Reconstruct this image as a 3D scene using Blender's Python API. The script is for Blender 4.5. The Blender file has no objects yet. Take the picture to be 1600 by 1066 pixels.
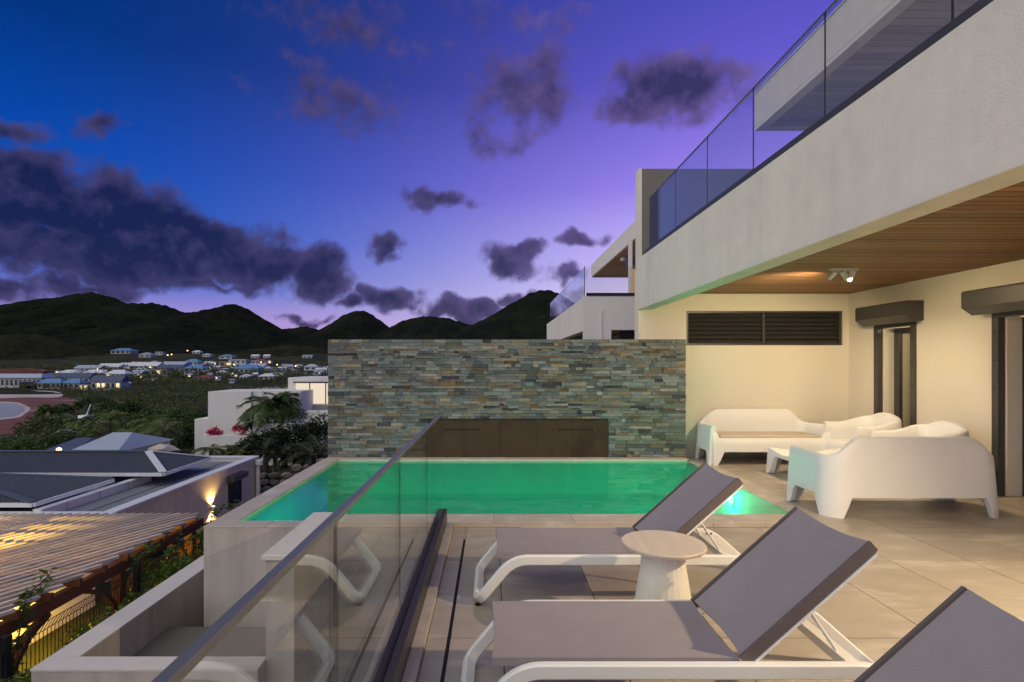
import bpy, bmesh, math, random
import numpy as np
from mathutils import Vector, Matrix
random.seed(7); rng = np.random.default_rng(7)
R = math.radians
sc = bpy.context.scene
C = sc.collection
# ------------------------------------------------------------------ camera
EYE = 1.52
cam = bpy.data.cameras.new('camera'); camo = bpy.data.objects.new('camera', cam); C.objects.link(camo)
camo.location = (0, 0, EYE); camo.rotation_euler = (R(90), 0, 0)
cam.sensor_width = 36; cam.lens = 860 / 1600 * 36
cam.shift_x = 31 / 1600; cam.shift_y = 37 / 1600
cam.clip_start = 0.05; cam.clip_end = 20000
sc.camera = camo
sc.view_settings.view_transform = 'Standard'; sc.view_settings.look = 'None'
sc.view_settings.exposure = 0; sc.view_settings.gamma = 1; sc.view_settings.use_curve_mapping = False
sc.cycles.max_bounces = 7; sc.cycles.diffuse_bounces = 3; sc.cycles.transparent_max_bounces = 18
sc.cycles.caustics_reflective = False; sc.cycles.caustics_refractive = False

def lin(c):
    return tuple(((v / 255) / 12.92 if v / 255 <= .04045 else ((v / 255 + .055) / 1.055) ** 2.4) for v in c)

# ------------------------------------------------------------------ world: twilight sky with clouds
class NT:
    def __init__(s, nt): s.nt = nt
    def n(s, t, **k):
        o = s.nt.nodes.new(t)
        for a, b in k.items(): setattr(o, a, b)
        return o
    def put(s, sock, v):
        if isinstance(v, bpy.types.NodeSocket): s.nt.links.new(v, sock)
        else: sock.default_value = v
    def m(s, op, a, b=0.0, c=0.0, clamp=False):
        o = s.n('ShaderNodeMath', operation=op, use_clamp=clamp)
        s.put(o.inputs[0], a); s.put(o.inputs[1], b); s.put(o.inputs[2], c); return o.outputs[0]
    def v(s, op, a, b=(0, 0, 0)):
        o = s.n('ShaderNodeVectorMath', operation=op)
        s.put(o.inputs[0], a); s.put(o.inputs[1], b)
        return o.outputs['Value'] if op in ('LENGTH', 'DOT_PRODUCT', 'DISTANCE') else o.outputs[0]
    def mix(s, f, a, b, blend='MIX'):
        o = s.n('ShaderNodeMix', data_type='RGBA', blend_type=blend)
        s.put(o.inputs[0], f); s.put(o.inputs[6], a if not isinstance(a, tuple) else (*a[:3], 1)); s.put(o.inputs[7], b if not isinstance(b, tuple) else (*b[:3], 1))
        return o.outputs[2]
    def ramp(s, f, stops, interp='LINEAR'):
        o = s.n('ShaderNodeValToRGB'); cr = o.color_ramp; cr.interpolation = interp
        while len(cr.elements) < len(stops): cr.elements.new(.5)
        for e, (p, c) in zip(cr.elements, stops): e.position = p; e.color = (*c[:3], 1) if isinstance(c, tuple) else (c, c, c, 1)
        s.put(o.inputs[0], f); return o.outputs[0]
    def noise(s, vec, scale, detail=3, rough=.55, col=False):
        o = s.n('ShaderNodeTexNoise'); s.put(o.inputs['Vector'], vec)
        o.inputs['Scale'].default_value = scale; o.inputs['Detail'].default_value = detail; o.inputs['Roughness'].default_value = rough
        return o.outputs[1 if col else 0]
    def sstep(s, x, a, b, lo=0.0, hi=1.0):
        o = s.n('ShaderNodeMapRange', interpolation_type='SMOOTHSTEP'); s.put(o.inputs[0], x)
        o.inputs[1].default_value = a; o.inputs[2].default_value = b; o.inputs[3].default_value = lo; o.inputs[4].default_value = hi
        return o.outputs[0]

SUN_AZ = 30      # degrees right of the view axis: where the sun went down
w = bpy.data.worlds.new('World'); sc.world = w; w.use_nodes = True
w.node_tree.nodes.clear(); N = NT(w.node_tree)
out = N.n('ShaderNodeOutputWorld'); bg = N.n('ShaderNodeBackground')
d = N.v('NORMALIZE', N.n('ShaderNodeTexCoord').outputs['Generated'])
sp = N.n('ShaderNodeSeparateXYZ'); N.put(sp.inputs[0], d)
X, Y, Z = sp.outputs
az = N.m('ARCTAN2', X, Y); el = N.m('ARCSINE', Z)
elf = N.m('MULTIPLY', N.m('MAXIMUM', Z, 0.0), 1 / .6)
cosd = N.v('DOT_PRODUCT', N.v('NORMALIZE', N.v('MULTIPLY', d, (1, 1, 0))), (math.sin(R(SUN_AZ)), math.cos(R(SUN_AZ)), 0))
west = N.m('POWER', N.m('MAXIMUM', cosd, 0.0), 4.8)
away = N.ramp(elf, [(0, lin((196, 146, 186))), (.06, lin((184, 146, 200))), (.13, lin((156, 138, 210))), (.2, lin((92, 112, 204))), (.34, lin((10, 86, 190))), (.55, lin((2, 70, 168))), (.75, lin((0, 52, 128))), (1, lin((0, 46, 112)))])
glow = N.ramp(elf, [(0, lin((246, 206, 224))), (.08, lin((240, 214, 246))), (.19, lin((238, 222, 255))), (.26, lin((220, 202, 255))), (.34, lin((206, 186, 255))), (.5, lin((160, 134, 240))), (.75, lin((100, 90, 204))), (1, lin((62, 70, 172)))])
skyc = N.mix(west, away, glow)
nish = N.n('ShaderNodeTexSky', sky_type='NISHITA'); nish.sun_disc = False
nish.sun_elevation = R(-3); nish.sun_rotation = R(SUN_AZ); nish.altitude = 0; nish.ozone_density = 4
skyc = N.mix(.05, skyc, nish.outputs[0], 'ADD')
# clouds: soft banks placed on the dome by azimuth and elevation (degrees), frayed by noise
def dirs(px, py):
    u, v = (px - 769) / 860, (570 - py) / 860
    return math.atan2(u, 1), math.asin(v / math.sqrt(1 + u * u + v * v))
banks = []   # az, el, half width, half height, weight
for px, py, rx, ry, wt in [(70, 315, 135, 80, 1.6), (185, 350, 150, 75, 1.7), (5, 262, 75, 45, 1.3), (300, 375, 150, 58, 1.7), (190, 400, 240, 46, 1.6),
        (385, 412, 100, 48, 1.5), (500, 425, 72, 40, 1.6), (15, 445, 80, 24, 1.1), (150, 207, 50, 30, .8), (15, 195, 60, 28, .75), (120, 440, 150, 22, .8), (340, 446, 110, 20, .8),
        (540, 150, 115, 70, .5), (545, 30, 150, 70, .5), (820, 130, 85, 95, .66), (775, 205, 60, 38, .55), (790, 25, 120, 45, .42),
        (1055, 136, 130, 54, 1.15), (980, 165, 70, 42, .95),
        (680, 320, 56, 21, 1.15), (600, 381, 36, 22, 1.3), (805, 406, 46, 30, 1.6), (620, 465, 42, 22, 1.35), (912, 386, 46, 19, 1.2), (738, 480, 74, 20, 1.35),
        (808, 464, 46, 17, 1.2), (560, 466, 34, 12, .9), (880, 430, 46, 13, .9), (480, 492, 44, 9, .8)]:
    a, e = dirs(px, py); a2, _ = dirs(px + rx, py); _, e2 = dirs(px, py - ry)
    banks.append((a, e, abs(a2 - a), abs(e2 - e), wt))
cr = random.Random(3)
for i in range(6):     # the same kind of sky goes on around the compass
    a = R(50 + 260 * (i + cr.random()) / 6); a = a if a < math.pi else a - 2 * math.pi
    banks.append((a, R(cr.uniform(6, 34)), R(cr.uniform(4, 13)), R(cr.uniform(1.5, 4.5)), cr.uniform(.7, 1.5)))
warp = N.v('MULTIPLY', N.v('SUBTRACT', N.noise(d, 7, 3, .6, True), (.5, .5, .5)), (.16, .12, 0))
comb = N.n('ShaderNodeCombineXYZ'); N.put(comb.inputs[0], az); N.put(comb.inputs[1], el)
p = N.v('ADD', comb.outputs[0], warp)
dens = None
for a, e, ra, re, wt in banks:
    ka, ke = 1 / (ra * 1.2), 1 / (re * 1.2)
    q = N.n('ShaderNodeVectorMath', operation='MULTIPLY_ADD'); N.put(q.inputs[0], p); q.inputs[1].default_value = (ka, ke, 0); q.inputs[2].default_value = (-a * ka, -e * ke, 0)
    g = N.m('MULTIPLY_ADD', N.v('LENGTH', q.outputs[0]), -wt, wt)
    dens = g if dens is None else N.m('MAXIMUM', dens, g)
n1 = N.noise(d, 17, 6, .64); n2 = N.noise(N.v('ADD', d, (0, 0, .022)), 17, 3, .6)
fray = N.m('MULTIPLY_ADD', N.m('SUBTRACT', n1, .5), 1.7, dens)
alpha = N.m('MULTIPLY', N.sstep(fray, .06, .62), .94)
relief = N.m('MULTIPLY', N.m('SUBTRACT', n1, n2), 1.7)
lit = N.m('ADD', N.sstep(fray, .1, 1.3, .40, 1.0), N.m('MULTIPLY', relief, -1.0), 0, True)
cl_away = N.mix(lit, lin((84, 76, 124)), lin((26, 30, 66)))
cl_glow = N.mix(lit, lin((122, 100, 164)), lin((52, 50, 90)))
skyc = N.mix(alpha, skyc, N.mix(west, cl_away, cl_glow))
N.put(bg.inputs[0], skyc); bg.inputs[1].default_value = 1.0
N.put(out.inputs[0], bg.outputs[0])
# the last soft daylight from the bright part of the sky behind the camera, to the left
sun = bpy.data.lights.new('dusk_light', 'SUN'); suno = bpy.data.objects.new('dusk_light', sun); C.objects.link(suno)
sun.energy = 2.4; sun.angle = R(110); sun.color = (1, .95, .74)
suno.rotation_euler = Vector((.62, .55, -.62)).to_track_quat('-Z', 'Y').to_euler()

# ------------------------------------------------------------------ helpers
ORG = {}
def P(x, y, D): return Vector(((x - 769) * D / 860, D, EYE - (y - 570) * D / 860))
def tag(o, label=None, cat=None, group=None, kind=None):
    if label: o['label'] = label
    if cat: o['category'] = cat
    if group: o['group'] = group
    if kind: o['kind'] = kind
    return o
def thing(name, label, cat, loc=(0, 0, 0), group=None, kind=None):
    o = bpy.data.objects.new(name, None); C.objects.link(o); o.location = loc; o.empty_display_size = .2
    ORG[o] = Vector(loc); return tag(o, label, cat, group, kind)
def link_mesh(name, me, mat, parent=None):
    o = bpy.data.objects.new(name, me); C.objects.link(o)
    if mat: me.materials.append(mat)
    if parent: o.parent = parent; ORG[o] = ORG[parent]
    else: ORG[o] = Vector((0, 0, 0))
    return o
class MB:
    def __init__(s): s.v = []; s.f = []
    def add(s, vs, fs):
        b = len(s.v); s.v += [tuple(q) for q in vs]; s.f += [tuple(b + i for i in f) for f in fs]; return s
    def box(s, x0, x1, y0, y1, z0, z1):
        return s.add([(x0, y0, z0), (x1, y0, z0), (x1, y1, z0), (x0, y1, z0), (x0, y0, z1), (x1, y0, z1), (x1, y1, z1), (x0, y1, z1)],
                     [(3, 2, 1, 0), (4, 5, 6, 7), (0, 1, 5, 4), (1, 2, 6, 5), (2, 3, 7, 6), (3, 0, 4, 7)])
    def prism(s, pts, h):      # polygon pts (3D, ccw seen from h side) extruded by vector h
        n = len(pts); h = Vector(h); a = [Vector(q) for q in pts]; b = [q + h for q in a]
        return s.add(a + b, [tuple(reversed(range(n))), tuple(range(n, 2 * n))] + [(i, (i + 1) % n, n + (i + 1) % n, n + i) for i in range(n)])
    def bar(s, a, b, w_, h_, up=(0, 0, 1)):
        a = Vector(a); b = Vector(b); t = (b - a).normalized(); sd = t.cross(Vector(up)).normalized(); u = sd.cross(t)
        vs = []
        for q in (a, b):
            for i, j in ((-1, -1), (1, -1), (1, 1), (-1, 1)): vs.append(q + sd * (i * w_ / 2) + u * (j * h_ / 2))
        return s.add(vs, [(0, 1, 2, 3), (7, 6, 5, 4), (0, 4, 5, 1), (1, 5, 6, 2), (2, 6, 7, 3), (3, 7, 4, 0)])
    def tube(s, pts, r, n=8, closed=False):
        pts = [Vector(q) for q in pts]; m = len(pts); rs = r if isinstance(r, (list, tuple)) else [r] * m
        b = len(s.v); prev = None
        for i, q in enumerate(pts):
            t = (pts[min(i + 1, m - 1)] - pts[max(i - 1, 0)]).normalized()
            if prev is None: sd = t.cross(Vector((0, 0, 1))); sd = sd if sd.length > .1 else t.cross(Vector((0, 1, 0)))
            else: sd = prev - t * prev.dot(t)
            sd.normalize(); prev = sd; u = t.cross(sd)
            for k in range(n):
                an = 2 * math.pi * k / n; s.v.append(tuple(q + (sd * math.cos(an) + u * math.sin(an)) * rs[i]))
        for i in range(m - 1):
            for k in range(n): s.f.append((b + i * n + k, b + i * n + (k + 1) % n, b + (i + 1) * n + (k + 1) % n, b + (i + 1) * n + k))
        s.f.append(tuple(b + k for k in reversed(range(n)))); s.f.append(tuple(b + (m - 1) * n + k for k in range(n))); return s
    def lathe(s, prof, cx=0, cy=0, n=32):
        b = len(s.v); m = len(prof)
        for r, z in prof:
            for k in range(n):
                an = 2 * math.pi * k / n; s.v.append((cx + r * math.cos(an), cy + r * math.sin(an), z))
        for i in range(m - 1):
            for k in range(n): s.f.append((b + i * n + k, b + i * n + (k + 1) % n, b + (i + 1) * n + (k + 1) % n, b + (i + 1) * n + k))
        s.f.append(tuple(b + k for k in reversed(range(n)))); s.f.append(tuple(b + (m - 1) * n + k for k in range(n))); return s
    def grid(s, rows):
        b = len(s.v); m = len(rows); n = len(rows[0])
        for r in rows: s.v += [tuple(q) for q in r]
        for i in range(m - 1):
            for j in range(n - 1): s.f.append((b + i * n + j, b + i * n + j + 1, b + (i + 1) * n + j + 1, b + (i + 1) * n + j))
        return s
    def build(s, name, mat, parent=None, smooth=False, bevel=0, seg=2, kind=None):
        og = ORG[parent] if parent else Vector((0, 0, 0))
        me = bpy.data.meshes.new(name); me.from_pydata([(a - og.x, b - og.y, c - og.z) for a, b, c in s.v], [], s.f)
        me.update()
        bm = bmesh.new(); bm.from_mesh(me)
        if bevel: bmesh.ops.bevel(bm, geom=list(bm.edges), offset=bevel, segments=seg, affect='EDGES', profile=.5)
        bmesh.ops.recalc_face_normals(bm, faces=bm.faces); bm.to_mesh(me); bm.free()
        if smooth:
            me.polygons.foreach_set('use_smooth', [True] * len(me.polygons))
            try: me.set_sharp_from_angle(angle=R(smooth if smooth is not True else 40))
            except Exception: pass
        o = link_mesh(name, me, mat, parent)
        if kind: o['kind'] = kind
        return o
def bx(name, mat, parent, x0, x1, y0, y1, z0, z1, bevel=0, kind=None):
    return MB().box(x0, x1, y0, y1, z0, z1).build(name, mat, parent, bevel=bevel, seg=1, kind=kind)
def soup(name, verts, k, mat, parent=None, smooth=False):
    """many loose faces of k corners from an (n*k,3) array"""
    verts = np.asarray(verts, np.float32)
    if parent: verts = verts - np.array(ORG[parent], np.float32)
    nv = len(verts); me = bpy.data.meshes.new(name); me.vertices.add(nv); me.vertices.foreach_set('co', verts.ravel())
    me.loops.add(nv); me.loops.foreach_set('vertex_index', np.arange(nv, dtype=np.int32))
    me.polygons.add(nv // k); me.polygons.foreach_set('loop_start', np.arange(0, nv, k, dtype=np.int32))
    me.update(calc_edges=True)
    return link_mesh(name, me, mat, parent)
def copy_tree(o, parent=None):
    c = o.copy(); C.objects.link(c); c.parent = parent
    for ch in list(o.children): copy_tree(ch, c)
    return c

# ------------------------------------------------------------------ materials
def newmat(name):
    m = bpy.data.materials.new(name); m.use_nodes = True; nt = m.node_tree; nt.nodes.clear()
    n = NT(nt); o = n.n('ShaderNodeOutputMaterial'); return m, n, o
def pmat(name, col, rough=.6, spec=.4, metal=0, var=.12, scale=3, bump=0, bscale=60, island=0, objrand=0, col2=None, c2f=(.45, .65), c2scale=2, stretch=(1, 1, 1), coat=0, stain=0, trans=0, bdist=.01):
    m, n, o = newmat(name); b = n.n('ShaderNodeBsdfPrincipled'); n.put(o.inputs[0], b.outputs[0])
    tc = n.v('MULTIPLY', n.n('ShaderNodeTexCoord').outputs['Object'], stretch)
    c = n.mix(0, col, col)
    if col2: c = n.mix(n.sstep(n.noise(tc, c2scale, 4, .6), *c2f), col, col2)
    f = n.m('MULTIPLY_ADD', n.m('SUBTRACT', n.noise(tc, scale, 4, .62), .5), 2 * var, 1.0)
    if island: f = n.m('MULTIPLY', f, n.m('MULTIPLY_ADD', n.n('ShaderNodeNewGeometry').outputs['Random Per Island'], 2 * island, 1 - island))
    if objrand: f = n.m('MULTIPLY', f, n.m('MULTIPLY_ADD', n.n('ShaderNodeObjectInfo').outputs['Random'], 2 * objrand, 1 - objrand))
    if stain:   # run-off streaks: long in z
        tw = n.v('MULTIPLY', n.n('ShaderNodeTexCoord').outputs['Object'], (2.2, 2.2, .16))
        f = n.m('MULTIPLY', f, n.sstep(n.noise(tw, 1.6, 5, .6), .3, .62, 1 - stain, 1.0))
    vm = n.n('ShaderNodeVectorMath', operation='SCALE'); n.put(vm.inputs[0], c); n.put(vm.inputs['Scale'], f)
    n.put(b.inputs['Base Color'], vm.outputs[0])
    b.inputs['Roughness'].default_value = rough; b.inputs['Metallic'].default_value = metal
    b.inputs['Specular IOR Level'].default_value = spec; b.inputs['Coat Weight'].default_value = coat
    if trans: b.inputs['Subsurface Weight'].default_value = 0
    if bump:
        bp = n.n('ShaderNodeBump'); bp.inputs['Strength'].default_value = bump; bp.inputs['Distance'].default_value = bdist
        n.put(bp.inputs['Height'], n.noise(tc, bscale, 4, .6)); n.put(b.inputs['Normal'], bp.outputs[0])
    return m
def emat(name, col, strength):
    m, n, o = newmat(name); e = n.n('ShaderNodeEmission'); e.inputs[0].default_value = (*col, 1); e.inputs[1].default_value = strength
    n.put(o.inputs[0], e.outputs[0]); return m
def schlick(n, f0):
    g = n.n('ShaderNodeNewGeometry')
    c = n.m('ABSOLUTE', n.v('DOT_PRODUCT', g.outputs['Normal'], g.outputs['Incoming']))
    return n.m('MULTIPLY_ADD', n.m('POWER', n.m('SUBTRACT', 1.0, c), 5.0), 1 - f0, f0, True)
def glassmat(name, tint, f0=.045):
    m, n, o = newmat(name); t = n.n('ShaderNodeBsdfTransparent'); t.inputs[0].default_value = (*tint, 1)
    g = n.n('ShaderNodeBsdfGlossy'); g.inputs['Roughness'].default_value = 0.0; g.inputs[0].default_value = (.95, .97, .97, 1)
    mx = n.n('ShaderNodeMixShader'); n.put(mx.inputs[0], schlick(n, f0)); n.put(mx.inputs[1], t.outputs[0]); n.put(mx.inputs[2], g.outputs[0])
    n.put(o.inputs[0], mx.outputs[0]); return m
def leafmat(name, col, col2, rand=.5):
    m, n, o = newmat(name); g = n.n('ShaderNodeNewGeometry')
    c = n.mix(g.outputs['Random Per Island'], col, col2)
    b = n.n('ShaderNodeBsdfPrincipled'); n.put(b.inputs['Base Color'], c); b.inputs['Roughness'].default_value = .5; b.inputs['Specular IOR Level'].default_value = .25
    t = n.n('ShaderNodeBsdfTranslucent'); n.put(t.inputs[0], c); mx = n.n('ShaderNodeMixShader'); mx.inputs[0].default_value = .25
    n.put(mx.inputs[1], b.outputs[0]); n.put(mx.inputs[2], t.outputs[0]); n.put(o.inputs[0], mx.outputs[0]); return m

M = {}
M['stucco'] = pmat('stucco', (.80, .745, .66), .9, .2, var=.10, scale=7, bump=.5, bscale=85, stain=.06, col2=(.73, .685, .61), c2f=(.48, .72), c2scale=1.1)
M['stucco_in'] = pmat('cream_stucco', (.74, .69, .58), .9, .2, var=.05, scale=1.5, bump=.35, bscale=90)
M['stucco_beige'] = pmat('beige_render', (.70, .58, .42), .9, .2, var=.08, scale=.7, bump=.2, bscale=40, stain=.08)
M['planter_floor'] = pmat('planter_floor_grey', (.16, .15, .13), .9, .2, var=.2)
M['sling_edge'] = pmat('sling_hem', (.13, .105, .105), .8, .2)
M['stucco_far'] = pmat('white_render', (.74, .71, .67), .9, .2, var=.08, scale=.7, bump=.2, bscale=40, stain=.05)
M['render_grey'] = pmat('planter_render', (.50, .45, .41), .92, .2, var=.12, scale=1.6, bump=.6, bscale=110, stain=.25)
M['render_top'] = pmat('wall_cap_render', (.60, .56, .54), .9, .2, var=.10, scale=8, bump=.5, bscale=140, col2=(.44, .40, .38), c2f=(.62, .8), c2scale=30)
M['tile'] = pmat('floor_tile', (.375, .322, .268), .34, .45, var=.2, scale=3.6, bump=.12, bscale=35, objrand=.09, col2=(.475, .425, .365), c2f=(.5, .66), c2scale=1.7, stretch=(1, 2.6, 1))
M['coping'] = pmat('coping_stone', (.47, .41, .36), .5, .4, var=.12, scale=4, bump=.15, bscale=60, objrand=.06, col2=(.54, .49, .44), c2f=(.5, .7), c2scale=4)
M['grout'] = pmat('grout', (.07, .06, .052), .9, .2)
M['slot'] = pmat('drain_black', (.012, .012, .014), .6, .3)
M['stone'] = None
M['core'] = pmat('mortar_dark', (.05, .055, .055), .95, .1)
M['panel'] = pmat('bronze_panel', (.066, .042, .030), .7, .15, var=.35, scale=2.5, col2=(.045, .028, .022), c2f=(.45, .7), c2scale=1.5, bump=.05)
M['channel'] = pmat('bronze_channel', (.05, .04, .038), .38, .5, metal=.4, var=.1)
M['rail'] = pmat('handrail_metal', (.15, .15, .155), .38, .5, metal=.35, var=.08, scale=20)
M['dark_alu'] = pmat('anthracite_aluminium', (.055, .052, .05), .42, .5, var=.06)
M['wood'] = pmat('ceiling_wood', (.26, .13, .055), .55, .35, var=.3, scale=2, objrand=.28, stretch=(.25, 6, 6), bump=.1, bscale=12)
M['wood_up'] = pmat('soffit_wood', (.54, .47, .41), .55, .35, var=.2, scale=2, objrand=.1, stretch=(.25, 6, 6))
M['plastic'] = pmat('white_plastic', (.82, .82, .81), .5, .4, var=.03, scale=4, bump=.04, bscale=150)
M['frame'] = pmat('white_lounger_frame', (.78, .77, .76), .4, .45, var=.03)
M['sling'] = None
M['table_top'] = pmat('pale_oak_top', (.55, .46, .38), .5, .4, var=.22, scale=3, stretch=(14, 1.2, 1), bump=.06, bscale=8)
M['table_leg'] = pmat('white_slatted_base', (.74, .70, .62), .5, .4, var=.05)
M['cushion'] = pmat('beige_cushion', (.60, .52, .42), .85, .2, var=.08, bump=.15, bscale=200)
M['glass'] = glassmat('clear_glass', (.955, .97, .955), .10)
M['glass_win'] = glassmat('window_glass', (.75, .78, .76), .06)
M['white_metal'] = pmat('white_metal', (.75, .75, .75), .4, .5, var=.03)
M['steel'] = pmat('steel', (.5, .5, .5), .3, .5, metal=1)
M['roof_metal'] = pmat('grey_corrugated_roof', (.10, .115, .145), .5, .5, var=.15, scale=1.2, metal=.2)
M['roof_flat'] = pmat('grey_membrane', (.21, .22, .24), .7, .4, var=.15, scale=.6, col2=(.15, .16, .18), c2f=(.5, .7), c2scale=.7)
M['perg_wood'] = pmat('brown_timber', (.17, .065, .03), .7, .3, var=.3, scale=3, stretch=(1, 1, 1), bump=.2, bscale=30)
M['slat'] = pmat('weathered_slat', (.58, .50, .43), .75, .25, var=.25, scale=4, objrand=.2)
M['fence'] = pmat('fence_black', (.018, .018, .018), .45, .4)
M['basin'] = pmat('pool_plaster', (.62, .62, .52), .7, .3, var=.12, scale=1.2, col2=(.48, .52, .46), c2f=(.42, .7), c2scale=.8)
M['rubble'] = pmat('rubble_stone', (.16, .145, .13), .9, .2, var=.35, scale=1.5, objrand=.3, bump=.5, bscale=12)
M['warm_pane'] = emat('warm_lit_window', (1, .86, .66), .85)
M['warm_lamp'] = emat('warm_lamp_glow', (1, .62, .25), 12)
M['far_lamp'] = emat('street_lamp_glow', (1, .72, .36), 3.5)
M['spot_glow'] = emat('spot_lens', (1, .8, .5), 14)
M['green_lamp'] = emat('pool_lamp_lens', (.25, 1, .6), 22)
M['leaf'] = leafmat('leaf_dark', (.025, .050, .012), (.075, .115, .025))
M['leaf_b'] = leafmat('leaf_bright', (.035, .085, .012), (.10, .17, .03))
M['palm'] = leafmat('palm_leaf', (.06, .12, .025), (.16, .22, .05))
M['palm_olive'] = leafmat('palm_leaf_olive', (.08, .10, .03), (.18, .17, .06))
M['palm_dark'] = leafmat('palm_leaf_dark', (.028, .058, .014), (.075, .115, .028))
M['divider'] = pmat('grey_divider', (.20, .185, .175), .9, .2, var=.08)
M['hedge'] = leafmat('hedge_leaf', (.012, .020, .008), (.035, .042, .014))
M['scrub'] = leafmat('scrub_leaf', (.045, .058, .018), (.13, .14, .042))
M['magenta'] = leafmat('bougainvillea', (.45, .015, .09), (.62, .04, .16))
M['bark'] = pmat('bark', (.11, .085, .06), .9, .2, var=.3, scale=8)
M['mount'] = pmat('mountain_forest', (.011, .014, .008), .95, .03, var=.5, scale=.02, col2=(.018, .021, .010), c2f=(.42, .62), c2scale=.006, bump=1, bscale=.04, bdist=22)
M['hill'] = pmat('hill_scrub', (.022, .023, .011), .95, .03, var=.6, scale=.06, col2=(.036, .033, .016), c2f=(.42, .65), c2scale=.02, bump=1, bscale=.12, bdist=7)
M['ground'] = pmat('ground_scrub', (.026, .03, .013), .95, .05, var=.5, scale=.15, col2=(.06, .055, .03), c2f=(.45, .62), c2scale=.04)
M['sand'] = pmat('pale_sand', (.50, .43, .40), .95, .1, var=.15, scale=.1, col2=(.36, .28, .26), c2f=(.5, .7), c2scale=.05)
M['mud'] = pmat('red_mud_flat', (.16, .055, .045), .8, .3, var=.45, scale=.12, col2=(.28, .17, .16), c2f=(.5, .66), c2scale=.035, stretch=(.45, 1, 1))
M['lagoon'] = pmat('lagoon_water', (.46, .48, .54), .2, .6, var=.08, scale=.05)
M['paving'] = pmat('neighbour_paving', (.36, .32, .27), .9, .2, var=.15)

def stone_mat():
    m, n, o = newmat('ledger_stone'); b = n.n('ShaderNodeBsdfPrincipled'); n.put(o.inputs[0], b.outputs[0])
    at = n.n('ShaderNodeAttribute', attribute_name='tone'); pos = n.n('ShaderNodeNewGeometry').outputs['Position']
    tc = n.v('MULTIPLY', pos, (1, 1, 2.6))
    f = n.m('MULTIPLY_ADD', n.m('SUBTRACT', n.noise(tc, 16, 7, .7), .5), 1.5, 1.0)
    c = n.mix(n.sstep(n.noise(n.v('ADD', tc, (5, 2, 1)), 6, 6, .7), .56, .74), at.outputs['Color'], (.28, .18, .085))
    c = n.mix(n.sstep(n.noise(n.v('ADD', tc, (1, 7, 4)), 22, 5, .7), .58, .72), c, (.05, .055, .058))
    vm = n.n('ShaderNodeVectorMath', operation='SCALE'); n.put(vm.inputs[0], c); n.put(vm.inputs['Scale'], f); n.put(b.inputs[0], vm.outputs[0])
    b.inputs['Roughness'].default_value = .75; b.inputs['Specular IOR Level'].default_value = .35
    bp = n.n('ShaderNodeBump'); bp.inputs['Strength'].default_value = .8; bp.inputs['Distance'].default_value = .01
    n.put(bp.inputs['Height'], n.noise(tc, 30, 6, .7)); n.put(b.inputs['Normal'], bp.outputs[0]); return m
M['stone'] = stone_mat()
def sling_mat():
    m, n, o = newmat('taupe_mesh_fabric'); b = n.n('ShaderNodeBsdfPrincipled')
    tc = n.n('ShaderNodeTexCoord').outputs['Object']
    wv = n.n('ShaderNodeTexChecker'); n.put(wv.inputs[0], tc); wv.inputs['Scale'].default_value = 260
    f = n.m('MULTIPLY_ADD', n.noise(tc, 5, 5, .6), .25, .88)
    c = n.mix(wv.outputs['Fac'], (.295, .255, .275), (.35, .305, .328))
    vm = n.n('ShaderNodeVectorMath', operation='SCALE'); n.put(vm.inputs[0], c); n.put(vm.inputs['Scale'], f); n.put(b.inputs[0], vm.outputs[0])
    b.inputs['Roughness'].default_value = .75; b.inputs['Specular IOR Level'].default_value = .25
    t = n.n('ShaderNodeBsdfTranslucent'); t.inputs[0].default_value = (.2, .16, .15, 1)
    mx = n.n('ShaderNodeMixShader'); mx.inputs[0].default_value = .12; n.put(mx.inputs[1], b.outputs[0]); n.put(mx.inputs[2], t.outputs[0])
    n.put(o.inputs[0], mx.outputs[0]); return m
M['sling'] = sling_mat()
def water_mat():
    m, n, o = newmat('pool_water'); t = n.n('ShaderNodeBsdfTransparent'); t.inputs[0].default_value = (.14, .86, .72, 1)
    g = n.n('ShaderNodeBsdfGlossy'); g.inputs['Roughness'].default_value = .03
    bp = n.n('ShaderNodeBump'); bp.inputs['Strength'].default_value = .05; bp.inputs['Distance'].default_value = .05
    pos = n.v('MULTIPLY', n.n('ShaderNodeNewGeometry').outputs['Position'], (1, .6, 1))
    n.put(bp.inputs['Height'], n.noise(pos, 2.2, 2, .5)); n.put(g.inputs['Normal'], bp.outputs[0])
    mx = n.n('ShaderNodeMixShader'); n.put(mx.inputs[0], schlick(n, .03)); n.put(mx.inputs[1], t.outputs[0]); n.put(mx.inputs[2], g.outputs[0])
    n.put(o.inputs[0], mx.outputs[0]); return m
M['water'] = water_mat()

def lamp(name, loc, power, col, radius=.03, spot=None, aim=None, blend=.4):
    l = bpy.data.lights.new(name, 'SPOT' if spot else 'POINT'); o = bpy.data.objects.new(name, l); C.objects.link(o)
    l.energy = power; l.color = col; l.shadow_soft_size = radius; o.location = loc
    if spot: l.spot_size = R(spot); l.spot_blend = blend; o.rotation_euler = (Vector(aim) - Vector(loc)).to_track_quat('-Z', 'Y').to_euler()
    return o
WARM = (1, .76, .45)
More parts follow.
